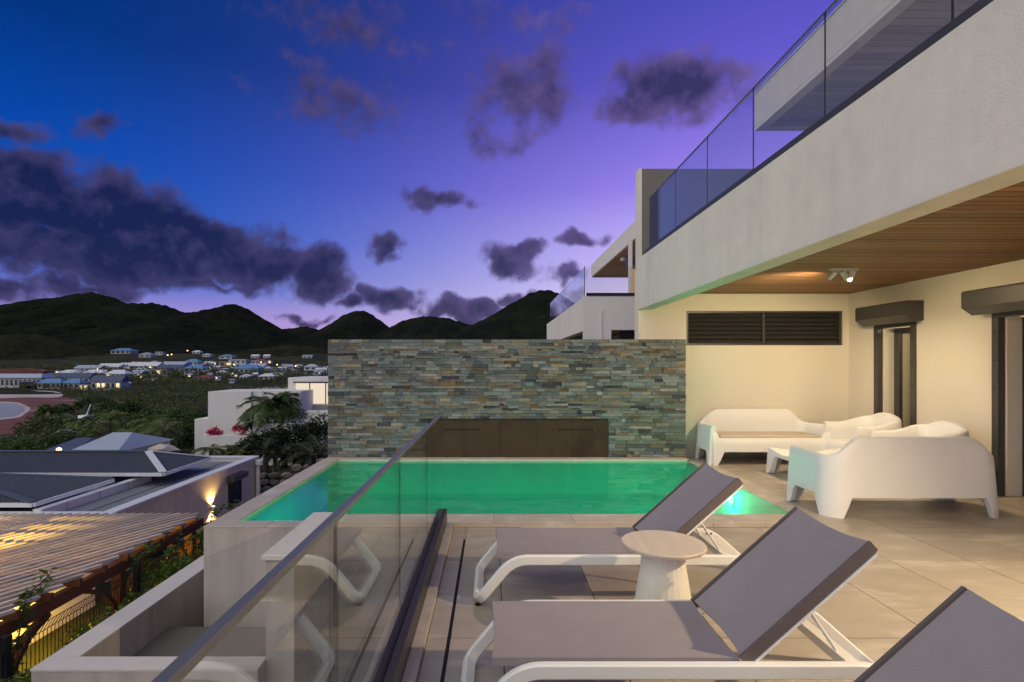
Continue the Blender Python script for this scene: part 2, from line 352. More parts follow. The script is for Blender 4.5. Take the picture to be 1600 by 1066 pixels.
# ------------------------------------------------------------------ terrain
SEA = -14.5
def sst(a, b, x): t = min(1, max(0, (x - a) / (b - a))); return t * t * (3 - 2 * t)
def ground(x, y):
    z = -4.6 + (SEA + 4.6) * sst(20, 130, y)
    if y > 360: z += (min(y, 460) - 360) * .02
    if y > 460: z += (min(y, 1050) - 460) * .06
    return z
def ray_ground(px, py, lo=40):
    u, v = (px - 769) / 860, (py - 570) / 860
    D = lo
    while D < 4000:
        if EYE - v * D < ground(u * D, D): return D
        D *= 1.006
    return D
ys = np.concatenate([np.linspace(-80, 20, 6), np.linspace(26, 300, 48), np.geomspace(315, 9000, 60)])
us = np.linspace(-3.2, 3.2, 90)
rows = [[(u * (max(y, 0) + 60), y, ground(0, y) + (0 if y < 300 or y > 1500 else .8 * math.sin(u * 19 + y * .03))) for u in us] for y in ys]
g = MB().grid(rows).build('ground', M['ground'], smooth=True); g['kind'] = 'structure'
def sheet(name, mat, pts, z, parent=None):
    me = MB().add([(a, b, z) for a, b in pts], [tuple(range(len(pts)))]).build(name, mat); me['kind'] = 'structure'; return me
def seapt(px, py, z=SEA): D = 860 * (EYE - z) / (py - 570); return ((px - 769) * D / 860, D)
def curve(pts, n=8):      # smooth closed outline
    out = []; m = len(pts)
    for i in range(m):
        a, b, c, d_ = [np.array(pts[(i + k - 1) % m], float) for k in range(4)]
        for t in np.linspace(0, 1, n, endpoint=False):
            out.append(tuple(.5 * ((2 * b) + (c - a) * t + (2 * a - 5 * b + 4 * c - d_) * t * t + (3 * b - a - 3 * c + d_) * t ** 3)))
    return out
sheet('mud_flat', M['mud'], curve([seapt(*q, SEA + .05) for q in [(-140, 616), (40, 618), (110, 622), (150, 630), (138, 642), (96, 660), (60, 676), (20, 692), (-160, 704), (-260, 660)]], 6), SEA + .05)
sheet('beach_sand', M['sand'], curve([seapt(*q, SEA + .1) for q in [(-160, 610), (20, 610), (80, 611), (98, 616), (88, 621), (40, 621), (-20, 623), (-170, 624)]], 6), SEA + .1)
sheet('shore_sand', M['sand'], curve([seapt(*q, SEA + .1) for q in [(-140, 626), (10, 628), (36, 632), (47, 638), (40, 646), (10, 655), (-160, 663)]], 6), SEA + .1)
sheet('lagoon', M['lagoon'], curve([seapt(*q, SEA + .15) for q in [(-150, 628), (6, 630), (30, 634), (38, 639), (32, 645), (6, 652), (-160, 658)]], 6), SEA + .15)
sheet('beach_far', M['sand'], curve([seapt(*q, SEA + .1) for q in [(352, 609), (400, 607), (450, 602), (520, 600), (540, 604), (450, 609), (395, 613)]], 6), SEA + .1)

def vnoise(x, y, seed=0):
    x = np.asarray(x, float); y = np.asarray(y, float); xi = np.floor(x).astype(int); yi = np.floor(y).astype(int); fx = x - xi; fy = y - yi
    fx = fx * fx * (3 - 2 * fx); fy = fy * fy * (3 - 2 * fy)
    def h(a, b):
        q = np.sin(a * 127.1 + b * 311.7 + seed * 74.7) * 43758.5453; return q - np.floor(q)
    return (h(xi, yi) * (1 - fx) + h(xi + 1, yi) * fx) * (1 - fy) + (h(xi, yi + 1) * (1 - fx) + h(xi + 1, yi + 1) * fx) * fy
def fbm(x, y, seed=0, o=4):
    return sum(vnoise(x * 2 ** k, y * 2 ** k, seed + k) / 2 ** k for k in range(o)) / sum(.5 ** k for k in range(o))
def ridge(name, pts, D, ext, mat, rough, seed, cols=240, nrow=36, base=None):
    px = np.linspace(pts[0][0], pts[-1][0], cols); py = np.interp(px, [q[0] for q in pts], [q[1] for q in pts])
    k = np.ones(5) / 5; py = np.convolve(np.pad(py, 2, 'edge'), k, 'valid')
    xs = (px - 769) * D / 860; top = EYE - (py - 570) * D / 860
    b = ground(0, D - ext) - 3 if base is None else base
    rows = []
    for v in list(np.linspace(0, 1, nrow)) + [1.15, 1.5, 2.0]:
        t = v if v <= 1 else 1 - (v - 1) * .9
        sp = fbm(xs / (ext * .16) + .35 * v, np.full(cols, v * 1.3), seed)
        env = math.sin(math.pi * min(v, 1)) if v < 1 else 0
        z = b + (top - b) * (t ** 1.15) + (sp - .5) * env * (top - b) * .55
        z += (fbm(xs / (D * .006), np.full(cols, v * 40), seed + 9, 3) - .5) * rough
        yy = D - (1 - v) * ext + (sp - .5) * env * ext * .2
        rows.append([(a, c, e) for a, c, e in zip(xs, yy, z)])
    return tag(MB().grid(rows).build(name, mat, smooth=80), kind='structure')
ridge('mountain', [(-260, 520), (-120, 500), (0, 483), (50, 470), (100, 464), (125, 459), (151, 457), (174, 464), (197, 474), (215, 474), (240, 473), (263, 479), (289, 489), (312, 488), (338, 481), (364, 474), (381, 479), (400, 492), (424, 506), (443, 516), (470, 530), (520, 552)], 2600, 1250, M['mount'], 14, 1)
ridge('mountain', [(400, 540), (425, 520), (443, 514), (479, 510), (499, 516), (530, 530), (570, 548)], 3600, 1200, M['mount'], 14, 2, cols=90)
ridge('mountain', [(430, 560), (470, 530), (495, 520), (520, 504), (540, 491), (556, 485), (570, 486), (590, 497), (612, 514), (640, 540), (670, 570)], 2900, 1000, M['mount'], 12, 3, cols=120)
ridge('mountain', [(545, 560), (580, 530), (602, 517), (625, 503), (645, 497), (665, 494), (700, 497), (725, 505), (745, 509), (790, 520), (860, 560)], 2200, 900, M['mount'], 10, 4, cols=130)
ridge('mountain', [(690, 540), (725, 512), (745, 505), (775, 488), (805, 471), (830, 457), (848, 453), (866, 455), (885, 466), (930, 490), (1010, 520), (1200, 560)], 1700, 700, M['mount'], 8, 5, cols=160)
ridge('hill', [(-330, 500), (-160, 512), (0, 525), (25, 522), (62, 523), (100, 538), (140, 553), (180, 563), (215, 572), (250, 582), (290, 592)], 950, 330, M['hill'], 5, 6, cols=180)
ridge('hill', [(330, 585), (352, 562), (375, 551), (405, 545), (440, 541), (475, 540), (512, 547), (580, 560), (700, 590)], 1150, 380, M['hill'], 5, 7, cols=140)

# ------------------------------------------------------------------ vegetation builders
def leaves(centers, size, spread, per, seed=0, flat=.5):
    r = np.random.default_rng(seed); c = np.repeat(np.asarray(centers, float), per, 0); n = len(c)
    o = r.normal(size=(n, 3)); o /= np.linalg.norm(o, axis=1)[:, None]; rad = r.random(n) ** .5
    sz = np.repeat(np.atleast_1d(size) * np.ones(len(centers)), per)[:, None]; spv = np.repeat(np.atleast_1d(spread) * np.ones(len(centers)), per)[:, None]
    c = c + o * rad[:, None] * spv
    a = r.normal(size=(n, 3)); a[:, 2] *= flat; a /= np.linalg.norm(a, axis=1)[:, None]
    b = np.cross(a, r.normal(size=(n, 3))); b /= np.linalg.norm(b, axis=1)[:, None]
    s = sz * r.uniform(.6, 1.3, (n, 1))
    v = np.stack([c - a * s, c + b * s * .42, c + a * s, c - b * s * .42], 1)
    return v.reshape(-1, 3)
def blob_pts(center, rad, n, seed=0, shell=.55):
    r = np.random.default_rng(seed); o = r.normal(size=(n, 3)); o /= np.linalg.norm(o, axis=1)[:, None]
    o[:, 2] = np.where(o[:, 2] < -.35, -o[:, 2], o[:, 2])
    q = (shell + (1 - shell) * r.random(n) ** .6)[:, None]; lump = (1 + .28 * np.sin(o[:, :1] * 5 + seed) * np.cos(o[:, 1:2] * 4 + seed * 2))
    return np.asarray(center) + o * q * lump * np.asarray(rad)
def tree(name, label, loc, h, rad, mat, seed, n=60, per=26, leaf=.16, cat='tree', group=None, trunk=True, squash=.8, thin=.33):
    t = thing(name, label, cat, loc, group); x, y, z = loc
    if trunk:
        r = random.Random(seed); mb = MB(); top = z + h - rad * squash
        mb.tube([(x, y, z - .3), (x + .1 * rad, y, z + (top - z) * .5), (x - .05 * rad, y, top)], [.06 * h * .6, .045 * h * .6, .03 * h * .6], 7)
        for k in range(5):
            a = k * 1.26 + r.random(); e = Vector((x + math.cos(a) * rad * .55, y + math.sin(a) * rad * .55, top + rad * .35 * r.random()))
            mb.tube([(x, y, z + (top - z) * (.55 + .08 * k)), e], [.02 * h, .008 * h], 5)
        mb.build('trunk', M['bark'], t, smooth=True)
    pts = blob_pts((x, y, z + h - rad * squash), (rad, rad, rad * squash), n, seed)
    soup('crown', leaves(pts, leaf, rad * thin, per, seed), 4, mat, t); return t
def palm(name, label, loc, h, L, nf, seed, mat='palm', lean=(0, 0), group=None, leaflets=26, droop=.9, wid=.28):
    t = thing(name, label, 'palm tree', loc, group); r = random.Random(seed); x, y, z = loc
    top = Vector((x + lean[0], y + lean[1], z + h))
    MB().tube([(x, y, z - .4), (x + lean[0] * .3, y + lean[1] * .3, z + h * .45), tuple(top)], [.17, .12, .10], 9).build('trunk', M['bark'], t, smooth=True)
    quads = []; stems = MB()
    for k in range(nf):
        a = 2 * math.pi * k / nf + r.uniform(-.25, .25); up = r.uniform(-.15, 1.0); l = L * r.uniform(.8, 1.1)
        dx, dy = math.cos(a), math.sin(a); pts = []
        for i in range(11):
            s = i / 10; hor = l * (s * (1 - .25 * s)); pts.append(top + Vector((dx * hor * (1 - .3 * up), dy * hor * (1 - .3 * up), l * (up * .75 * s - droop * (.35 + .35 * r.random() * .2) * s * s * 1.6))))
        stems.tube(pts, [.025 - .002 * i for i in range(11)], 4)
        sd = Vector((-dy, dx, 0))
        for i in range(leaflets):
            s = .12 + .86 * i / leaflets; j = min(9, int(s * 10)); q = pts[j].lerp(pts[j + 1], s * 10 - j); tg = (pts[j + 1] - pts[j]).normalized()
            ll = l * wid * math.sin(math.pi * min(1, .12 + s * .85)) * r.uniform(.8, 1.15)
            for sg in (-1, 1):
                e = q + (sd * sg * .8 + tg * .65 + Vector((0, 0, -.38 + .2 * r.random()))).normalized() * ll
                wv = tg * (.03 * l * .5); quads += [q - wv, q + wv, e.lerp(q, .35) + wv * 1.1, e]
    stems.build('frond_ribs', M['palm_olive'], t, smooth=True)
    soup('crown', [tuple(q) for q in quads], 4, M[mat], t); return t

# scrub and mangrove covering the plain: nobody could count it
def scrub_field():
    r = np.random.default_rng(11); pts = []; sz = []
    for _ in range(16000):
        px = r.uniform(-40, 535); py = r.uniform(574, 705); D = ray_ground(px, py)
        if D > 1100: continue
        x, z = (px - 769) * D / 860, ground(0, D)
        if D < 88: continue
        e = 88 < D < 380          # open flat, beach and lagoon on the left
        if e:
            lim = np.interp(D, [90, 115, 135, 165, 200, 235, 275, 300, 345, 380], [10, 20, 45, 100, 150, 128, 100, 98, 98, -60])
            if px < lim: continue
        n = fbm(np.array([x / 22]), np.array([D / 34]), 5, 3)[0]
        if n < (.40 if D < 370 else .52): continue
        s = .6 + (1.5 * (n - .4) / .6) + D * (.0022 if D < 370 else .0042)
        pts.append((x, D, z + s * .75 * r.uniform(.5, 1.2))); sz.append(s)
    return np.array(pts), np.array(sz)
sp_, ss_ = scrub_field()
o = soup('scrub', leaves(sp_, ss_ * .30, ss_ * 1.25, 13, 3, .45), 4, M['scrub']); tag(o, 'low olive green scrub and mangrove covering the plain below the hills', 'scrub', kind='stuff')
# ------------------------------------------------------------------ village
RC = {'blue': (.11, .24, .46), 'navy': (.06, .08, .15), 'pale': (.36, .42, .52), 'white': (.62, .64, .68), 'grey': (.28, .31, .36), 'red': (.25, .05, .045), 'teal': (.10, .25, .38)}
for k, v in RC.items(): M['roof_' + k] = pmat('village_roof_' + k, v, .6, .3, var=.12, scale=.4)
M['vwall'] = pmat('village_wall', (.55, .55, .55), .9, .2, var=.1, scale=.5)
M['vwall_y'] = pmat('village_wall_ochre', (.48, .40, .26), .9, .2, var=.1, scale=.5)
M['vdark'] = pmat('village_window', (.03, .035, .05), .2, .5)
M['vlit'] = emat('village_window_lit', (1, .70, .34), 1.6)
def house(px, py, wpx, hpx, label, roof='white', style='hip', wall='vwall', lit=0, group=None, floors=1, rot=0, lo=60):
    D = ray_ground(px, py, lo); k = D / 860; x = (px - 769) * k; z = ground(0, D); wd = wpx * k; h = hpx * k; dp = min(wd * .8, 12 * k / .6)
    wh = h * (.55 if style != 'flat' else .93); t = thing('village_house', label, 'house', (x, D, z), group)
    MB().box(x - wd / 2, x + wd / 2, D, D + dp, z - 3, z + wh).build('wall', M[wall], t)
    e = wd * .04 + .3; mb = MB(); a, b, c, d_ = x - wd / 2 - e, x + wd / 2 + e, D - e, D + dp + e; zt = z + h
    if style == 'hip':
        ins = min(wd, dp) * .42
        mb.add([(a, c, z + wh), (b, c, z + wh), (b, d_, z + wh), (a, d_, z + wh), (a + ins, (c + d_) / 2, zt), (b - ins, (c + d_) / 2, zt)], [(0, 1, 5, 4), (1, 2, 5), (2, 3, 4, 5), (3, 0, 4), (3, 2, 1, 0)])
    elif style == 'gable':
        mb.prism([(a, c, z + wh), (a, d_, z + wh), (a, (c + d_) / 2, zt)], (b - a, 0, 0))
    elif style == 'front':
        mb.prism([(a, c, z + wh), (b, c, z + wh), (x, c, zt)], (0, d_ - c, 0))
    else: mb.box(a, b, c, d_, z + wh, zt)
    mb.build('roof', M['roof_' + roof], t)
    nw = max(2, int(wpx / 7)); per = wd / nw; rr = random.Random(int(px * 7 + py))
    for f in range(floors):
        for i in range(nw):
            cx = x - wd / 2 + per * (i + .5); z0 = z + wh * (f + .25) / floors; z1 = z + wh * (f + .8) / floors
            o = MB().box(cx - per * .28, cx + per * .28, D - .12, D + .1, z0, z1).build('window', M['vlit'] if rr.random() < lit else M['vdark'], t)
    return t
vr = random.Random(12)
VG = 'houses of the distant village'
house(25, 606, 78, 28, 'large pale hip-roofed house at the far left end of the beach', 'pale', 'hip')
house(50, 606, 40, 16, 'low bright blue roofed house behind the beach, beside the large pale house', 'blue', 'hip')
house(76, 607, 36, 15, 'long bright blue roofed house with white porch facing the beach', 'blue', 'hip')
house(82, 597, 40, 14, 'dark navy roofed house with white gable behind the blue beach houses', 'navy', 'gable')
house(111, 607, 26, 15, 'small blue roofed beach house right of the long blue one', 'blue', 'hip')
house(122, 599, 34, 16, 'dark navy roofed house right behind the small blue beach house', 'navy', 'gable')
house(130, 609, 15, 8, 'small house with brightly lit yellow front by the beach trees', 'grey', 'flat', lit=1)
house(165, 609, 46, 22, 'dark navy roofed house with white dormers and lit ground floor', 'navy', 'gable', lit=.45)
house(188, 606, 16, 12, 'white gabled house at the right of the navy roofed houses', 'white', 'front')
house(106, 589, 32, 11, 'white hip-roofed house above the navy gabled house', 'white', 'hip')
house(144, 590, 32, 12, 'white hip-roofed house below the long white apartment row', 'white', 'hip', lit=.2)
house(180, 592, 30, 14, 'white hip-roofed house with lit porch under the apartment row', 'white', 'hip', lit=.3)
house(136, 582, 38, 11, 'plain grey shed-like house at the left end of the apartment row', 'pale', 'gable')
house(169, 581, 32, 13, 'first white apartment house of the row with pale roof', 'white', 'gable', lit=.3, floors=2)
house(198, 580, 27, 13, 'second white apartment house of the row with lit arches', 'white', 'gable', lit=.35, floors=2)
house(228, 580, 35, 14, 'third and longest apartment house of the row', 'white', 'gable', lit=.25, floors=2)
house(270, 576, 34, 11, 'long pale roofed house right of the apartment row', 'pale', 'gable')
house(298, 573, 22, 12, 'pale blue tall house above the blue roofed pair', 'teal', 'hip', floors=2)
house(248, 587, 26, 11, 'low house with warm lit veranda below the apartment row', 'navy', 'flat', wall='vwall_y', lit=.6)
house(252, 583, 20, 12, 'dark navy hip-roofed house between the apartment row and blue pair', 'navy', 'hip')
house(273, 583, 30, 13, 'navy hip-roofed house, left of the blue roofed pair', 'navy', 'hip')
house(302, 583, 28, 13, 'blue hip-roofed house, right of the navy roofed one', 'blue', 'hip')
house(352, 573, 20, 8, 'ochre flat-roofed house with lamp near the middle of the village', 'grey', 'flat', wall='vwall_y', lit=.3)
house(372, 575, 24, 13, 'white flat-roofed two-storey house near the middle of the village', 'white', 'flat', floors=2)
house(385, 584, 36, 14, 'bright blue roofed house in the right half of the village', 'blue', 'hip')
house(400, 579, 24, 11, 'pale long house behind the bright blue roof on the right', 'pale', 'gable')
house(404, 569, 22, 8, 'dark red roofed house on the slope above the village', 'red', 'hip')
house(314, 594, 26, 7, 'dark red roofed house alone in the scrub below the village', 'red', 'hip')
house(416, 594, 24, 10, 'pale hip-roofed house at the right edge of the scrub', 'white', 'hip')
house(434, 590, 20, 8, 'pale flat house right of the hip-roofed house by the scrub', 'pale', 'flat', lit=.2)
house(352, 561, 20, 7, 'pale blue roofed house at the foot of the right hill', 'teal', 'hip')
house(485, 579, 20, 10, 'white gabled house at the foot of the right hill slope', 'white', 'front')
house(502, 582, 18, 7, 'white low house closest to the stone wall edge', 'white', 'gable')
house(188, 553, 30, 9, 'blue roofed house high on the slope behind the apartment row', 'blue', 'hip')
house(226, 559, 18, 8, 'grey hip-roofed house on the slope above the third apartment house', 'grey', 'hip')
for i, (a, b, c) in enumerate([(210, 552, 14), (232, 551, 16), (322, 558, 12), (330, 571, 10), (345, 585, 14), (366, 590, 10), (380, 592, 12), (452, 577, 12), (466, 575, 12), (440, 579, 14), (118, 537, 18), (128, 541, 10), (235, 535, 16), (290, 548, 12), (340, 594, 8), (362, 598, 8), (252, 548, 12), (272, 545, 10), (306, 553, 12), (214, 545, 10), (398, 588, 9), (428, 583, 10), (460, 583, 9), (474, 588, 10), (492, 590, 9), (324, 579, 11), (338, 577, 9), (60, 590, 14), (92, 585, 12)] + [(vr.uniform(205, 508), vr.triangular(551, 601, 580), vr.uniform(8, 16)) for _ in range(56)]):
    house(a, b, c, 5.5, 'small pale low house among trees in the distant village', random.Random(i).choice(['pale', 'white', 'grey', 'white']), random.Random(i + 5).choice(['gable', 'hip', 'flat']), group=VG, lit=.18)
def street_lamps():
    for i, (a, b) in enumerate([(293, 549), (433, 571), (462, 573), (262, 556), (336, 570), (366, 571), (380, 566), (408, 567), (70, 581), (268, 555), (152, 578)]):
        D = ray_ground(a, b + 5); k = D / 860; q = P(a, b, D); t = thing('street_lamp', 'lit warm lamp post in the distant village', 'street lamp', (q.x, q.y, ground(0, D)), 'lit lamps of the distant village')
        MB().tube([(q.x, q.y, ground(0, D) - 1), (q.x, q.y, q.z)], .1, 5).build('post', M['fence'], t)
        MB().lathe([(.02, q.z), (.8 * k, q.z + .5 * k), (1.0 * k, q.z + 1.1 * k), (.6 * k, q.z + 1.8 * k)], q.x, q.y, 8).build('globe', M['far_lamp'], t, smooth=True)
street_lamps()
# red earth bank behind the beach
D = 330
MB().prism([P(-60, 577, D), P(-60, 584, D), P(60, 584, D), P(72, 580, D), P(30, 576, D)], (0, 6, 0)).build('earth_bank', M['mud'])['kind'] = 'structure'
# trees of the plain and hillside that can be told apart
r = random.Random(5)
for i, (a, b, hp, rp) in enumerate([(75, 658, 22, 17), (100, 652, 18, 14), (98, 700, 24, 30), (10, 706, 22, 36), (50, 708, 20, 34), (200, 655, 26, 24), (232, 664, 20, 24), (262, 668, 26, 26), (290, 672, 30, 22), (312, 680, 36, 24), (305, 690, 30, 20), (140, 640, 16, 20), (170, 648, 18, 20), (275, 700, 34, 28), (305, 705, 30, 24)]):
    D = max(46, ray_ground(a, b)) if b < 690 else 46 + i; k = D / 860; q = P(a, b, D)
    lab = ['round green bush on the red mud flat', 'smaller bush at the inland edge of the mud flat', 'dark spreading tree left of the grey gabled roof', 'green thicket tree at the lower left picture edge', 'green thicket tree beside the one at the picture edge', 'broad scrub tree behind the palms', 'scrub tree behind the leaning boat mast, inland', 'dense tree left of the white villa', 'tall dense tree beside the white villa wall', 'dark leafy tree touching the stepped white wall', 'dark tree at the foot of the stepped white wall, left side', 'low mangrove tree beside the mast', 'low mangrove tree inland of the mast', 'leafy tree in front of the stepped white wall', 'dark tree closest to the planter of pink flowers'][i]
    tree('leafy_tree', lab, (q.x, D, q.z), hp * k, rp * k, M['leaf_b'] if i in (0, 3, 4, 7) else M['leaf'], 20 + i, n=70, per=26, leaf=max(.11, 2.6 * k), group='leafy trees of the hillside')
# ------------------------------------------------------------------ terrace, kerb, pool
G = .006
ter = bx('terrace_floor', M['grout'], None, -.36, 9.0, -4, 5.147, -.3, -.012); ter['kind'] = 'structure'
ter2 = bx('terrace_floor', M['grout'], None, 3.353, 9.0, 5.15, 9.098, -.3, -.012); ter2['kind'] = 'structure'
cols = [(-.36, -.2475), (-.2325, .06)] + [(.06 + .605 * k, .06 + .605 * (k + 1)) for k in range(14)]
rws = [-.57, .64, 1.85, 3.06, 4.27, 5.147]
def tiles(par, cols, rws):
    for x0, x1 in cols:
        for y0, y1 in zip(rws, rws[1:]):
            if y1 < 1 and x1 < 1: pass
            bx('tile', M['tile'], par, x0 + G / 2, x1 - G / 2, y0 + G / 2, y1 - G / 2, -.011, 0)
tiles(ter, cols, rws)
tiles(ter2, [(3.353, 3.69)] + [(.06 + .605 * k, .06 + .605 * (k + 1)) for k in range(6, 12)], [5.15, 5.48, 6.69, 7.9, 9.098])
slot = bx('slot_drain', M['slot'], None, -.2465, -.2335, -1, 4.80, -.0115, -.006); tag(slot, 'long thin black slot drain running along the terrace edge', 'drain')
bx('drain_end', M['tile'], ter, -.2470, -.2330, 4.805, 5.145, -.011, -.0005)
base = bx('terrace_base', M['render_grey'], None, -.6, 9, -4, 5.14, -6, -.301); tag(base, kind='structure')
base = bx('terrace_base', M['render_grey'], None, 3.36, 9, 5.16, 9.3, -6, -.301); tag(base, kind='structure')
kerb = bx('terrace_kerb', M['grout'], None, -.598, -.363, -3, 5.145, -.3, .034); tag(kerb, kind='structure')
ky = [5.145 - .595 * k for k in range(14)]
for a, b in zip(ky[1:], ky): bx('kerb_stone', M['coping'], kerb, -.60, -.361, a + G / 2, b - G / 2, .035, .047)
for a, b in zip(ky[1:], ky): bx('kerb_face', M['coping'], kerb, -.3625, -.3605, a + G / 2, b - G / 2, .0005, .0345)

pool = thing('swimming_pool', 'raised rectangular pool with stone coping, glowing green from underwater lights', 'swimming pool', (.3, 7, 0))
pw = MB()
pw.box(-2.40, 3.05, 5.20, 8.60, -.70, -.50)
pw.box(-2.55, -2.40, 5.05, 8.75, -1.55, .034)
pw.box(3.05, 3.2, 5.3, 8.75, -1.55, -.012)
pw.box(-2.40, 3.05, 8.60, 8.75, -.499, .034)
pw.box(-2.40, -1.5, 5.05, 5.20, -.499, .034)
pw.box(-1.5, 3.05, 5.20, 5.43, -.499, .034)
pw.build('basin', M['basin'], pool)
bx('outer_wall', M['render_grey'], pool, -2.63, -1.42, 5.02, 5.048, -6, .033)
bx('outer_wall', M['render_grey'], pool, -2.63, -2.552, 5.05, 9.0, -6, .033)
bx('outer_wall', M['render_grey'], pool, -1.42, -.6, 5.03, 5.15, -6, .033)
def coping(x0, x1, y0, y1, n, along, z0=.034, z1=.047):
    for k in range(n):
        if along == 'x': a, b = x0 + (x1 - x0) * k / n, x0 + (x1 - x0) * (k + 1) / n; bx('coping_stone', M['coping'], pool, a + .002, b - .002, y0, y1, z0, z1, .002)
        else: a, b = y0 + (y1 - y0) * k / n, y0 + (y1 - y0) * (k + 1) / n; bx('coping_stone', M['coping'], pool, x0, x1, a + .002, b - .002, z0, z1, .002)
coping(-2.635, -2.40, 5.2, 8.60, 4, 'y'); coping(-2.635, -1.5, 5.015, 5.20, 2, 'x'); coping(-1.5, 3.048, 5.148, 5.43, 6, 'x')
coping(-2.62, 3.08, 8.60, 8.765, 6, 'x'); coping(3.05, 3.35, 5.15, 9.0, 4, 'y', -.011, .003)
for k in range(7): bx('coping_riser', M['coping'], pool, -.358 + .486 * k + .002, -.358 + .486 * (k + 1) - .002, 5.1495, 5.16, .001, .0335)
bx('riser_core', M['grout'], pool, -.6, 3.046, 5.16, 5.2, -.3, .033)
water = MB().add([(-2.4, 5.2, .012), (-1.5, 5.2, .012), (-1.5, 5.43, .012), (3.05, 5.43, .012), (3.05, 8.6, .012), (-2.4, 8.6, .012)], [(0, 1, 2, 3, 4, 5)]).build('water', M['water'], pool)
GREEN = (.0, 1, .50)
def pool_lamp(loc, ax, power):
    q = Vector(loc); a = Vector(ax); t = thing('pool_lamp', 'round lit green lamp set in the right pool wall under water', 'pool light', tuple(q))
    s = a.orthogonal().normalized()
    MB().tube([q, q + a * .02], .09, 20).build('ring', M['steel'], t, smooth=True); MB().tube([q + a * .021, q + a * .03], .065, 20).build('lens', M['green_lamp'], t)
    return t
pool_lamp((3.049, 7.0, -.185), (-1, 0, 0), 0)
lamp('pool_lamp_light', (2.90, 7.0, -.19), 23, GREEN, .05)
for lx, pw_ in ((-1.9, 60), (-.6, 17), (.7, 15), (1.9, 17)): lamp('pool_lamp_light', (lx, 5.5 if lx > -1.5 else 5.26, -.2), pw_, GREEN, .06, 126, (lx, 6.5, -1.15), .9)

# low wall with cap, planter in front of the pool block
lw = thing('low_wall', 'short rendered wall with pale cap beyond the glass, running to the pool', 'wall', (-1.5, 4.4, -3))
bx('wall_body', M['render_grey'], lw, -1.60, -1.40, 3.89, 5.018, -4, .14)
bx('wall_cap', M['render_top'], lw, -1.625, -1.385, 3.87, 5.013, .141, .178, .004)
pl = thing('planter', 'empty beige rendered planter box with wide rim below the pool', 'planter', (-2.3, 4.4, -3))
mb = MB(); mb.box(-3.15, -2.95, 3.762, 9.4, -5, -.575); bxp = mb.build('side_wall', M['render_grey'], pl)
bx('side_cap', M['render_top'], pl, -3.155, -2.945, 3.925, 9.4, -.574, -.56)
bx('front_wall', M['render_grey'], pl, -2.949, -1.602, 3.762, 3.918, -5, -.575)
bx('front_wall', M['render_grey'], pl, -1.398, -.602, 3.762, 3.918, -5, -.9)
bx('front_cap', M['render_top'], pl, -3.156, -1.603, 3.757, 3.923, -.574, -.56)
bx('planter_floor', M['planter_floor'], pl, -2.949, -.602, 3.919, 5.019, -1.0, -.87)
bx('lower_floor', M['render_top'], pl, -1.598, -.602, -2, 3.76, -1.2, -1.0)

# ------------------------------------------------------------------ ledger stone wall
sw = thing('stone_wall', 'wall clad in thin grey-green ledger stones with rusty patches behind the pool', 'wall', (.2, 8.9, 0))
bx('wall_core', M['core'], sw, -2.615, 3.085, 8.80, 9.097, -.3, 1.925)
bx('side_face', M['render_grey'], sw, -2.62, -2.6155, 8.79, 9.097, -6, 1.92)
tones = [(.20, .235, .235), (.17, .20, .21), (.25, .275, .265), (.145, .17, .18), (.225, .245, .225), (.10, .12, .135), (.28, .30, .285), (.06, .07, .085), (.24, .22, .17), (.21, .20, .15), (.19, .225, .215), (.22, .255, .25), (.31, .27, .20), (.26, .175, .10), (.33, .31, .27), (.18, .145, .11)]
wts = [5, 4, 4, 4, 4, 2, 2.5, 1.8, 2.5, 2, 4, 5, 3, 1.6, 3, 2]
sr = random.Random(21); stones = []
z = .05; HOLE = (-1.012, 1.852, .632)
while z < 1.93:
    h = sr.choice([.034, .040, .046, .052, .06]); h = min(h, 1.932 - z)
    if h < .016: break
    x = -2.618
    while x < 3.088:
        wd = sr.choice([.07, .11, .15, .2, .24, .32]) * sr.uniform(.8, 1.25); e = min(x + wd, 3.088)
        if 3.088 - e < .06: e = 3.088
        a, b = x, e
        if z + h * .5 < HOLE[2]:
            if a > HOLE[0] - .0 and b < HOLE[1]: x = e; continue
            if a < HOLE[0] < b: b = HOLE[0] - .002
            elif a < HOLE[1] < b: a = HOLE[1] + .002
        if b - a > .012: stones.append((a, b, z, z + h, sr.uniform(.0, .034), sr.choices(tones, wts)[0], sr.uniform(.6, 1.3)))
        x = e
    z += h
order = sorted(range(len(stones)), key=lambda i: -(stones[i][1] - stones[i][0]) * (stones[i][3] - stones[i][2]))
big = set(order[:300]); rest = MB(); rcol = []
def stone_mesh(mb, s):
    a, b, z0, z1, pr, tn, f = s; g = .0016; y0 = 8.787 - pr; j = .004
    mb.add([(a + g, 8.801, z0 + g), (b - g, 8.801, z0 + g), (b - g, 8.801, z1 - g), (a + g, 8.801, z1 - g), (a + g, y0 + j * sr.random(), z0 + g), (b - g, y0 + j * sr.random(), z0 + g), (b - g, y0 + j * sr.random(), z1 - g), (a + g, y0 + j * sr.random(), z1 - g)],
           [(4, 5, 6, 7), (0, 1, 5, 4), (1, 2, 6, 5), (2, 3, 7, 6), (3, 0, 4, 7)])
def paint(o, cols):
    at = o.data.color_attributes.new('tone', 'FLOAT_COLOR', 'POINT'); at.data.foreach_set('color', np.array(cols, np.float32).ravel())
for i, s in enumerate(stones):
    c = [v * s[6] * .80 * q_ for v, q_ in zip(s[5], (1.0, .97, 1.04))] + [1]
    if i in big:
        m_ = MB(); stone_mesh(m_, s); o = m_.build('stone', M['stone'], sw); paint(o, [c] * len(o.data.vertices))
    else: stone_mesh(rest, s); rcol += [c] * 8
o = rest.build('stones', M['stone'], sw, kind='stuff'); paint(o, rcol)
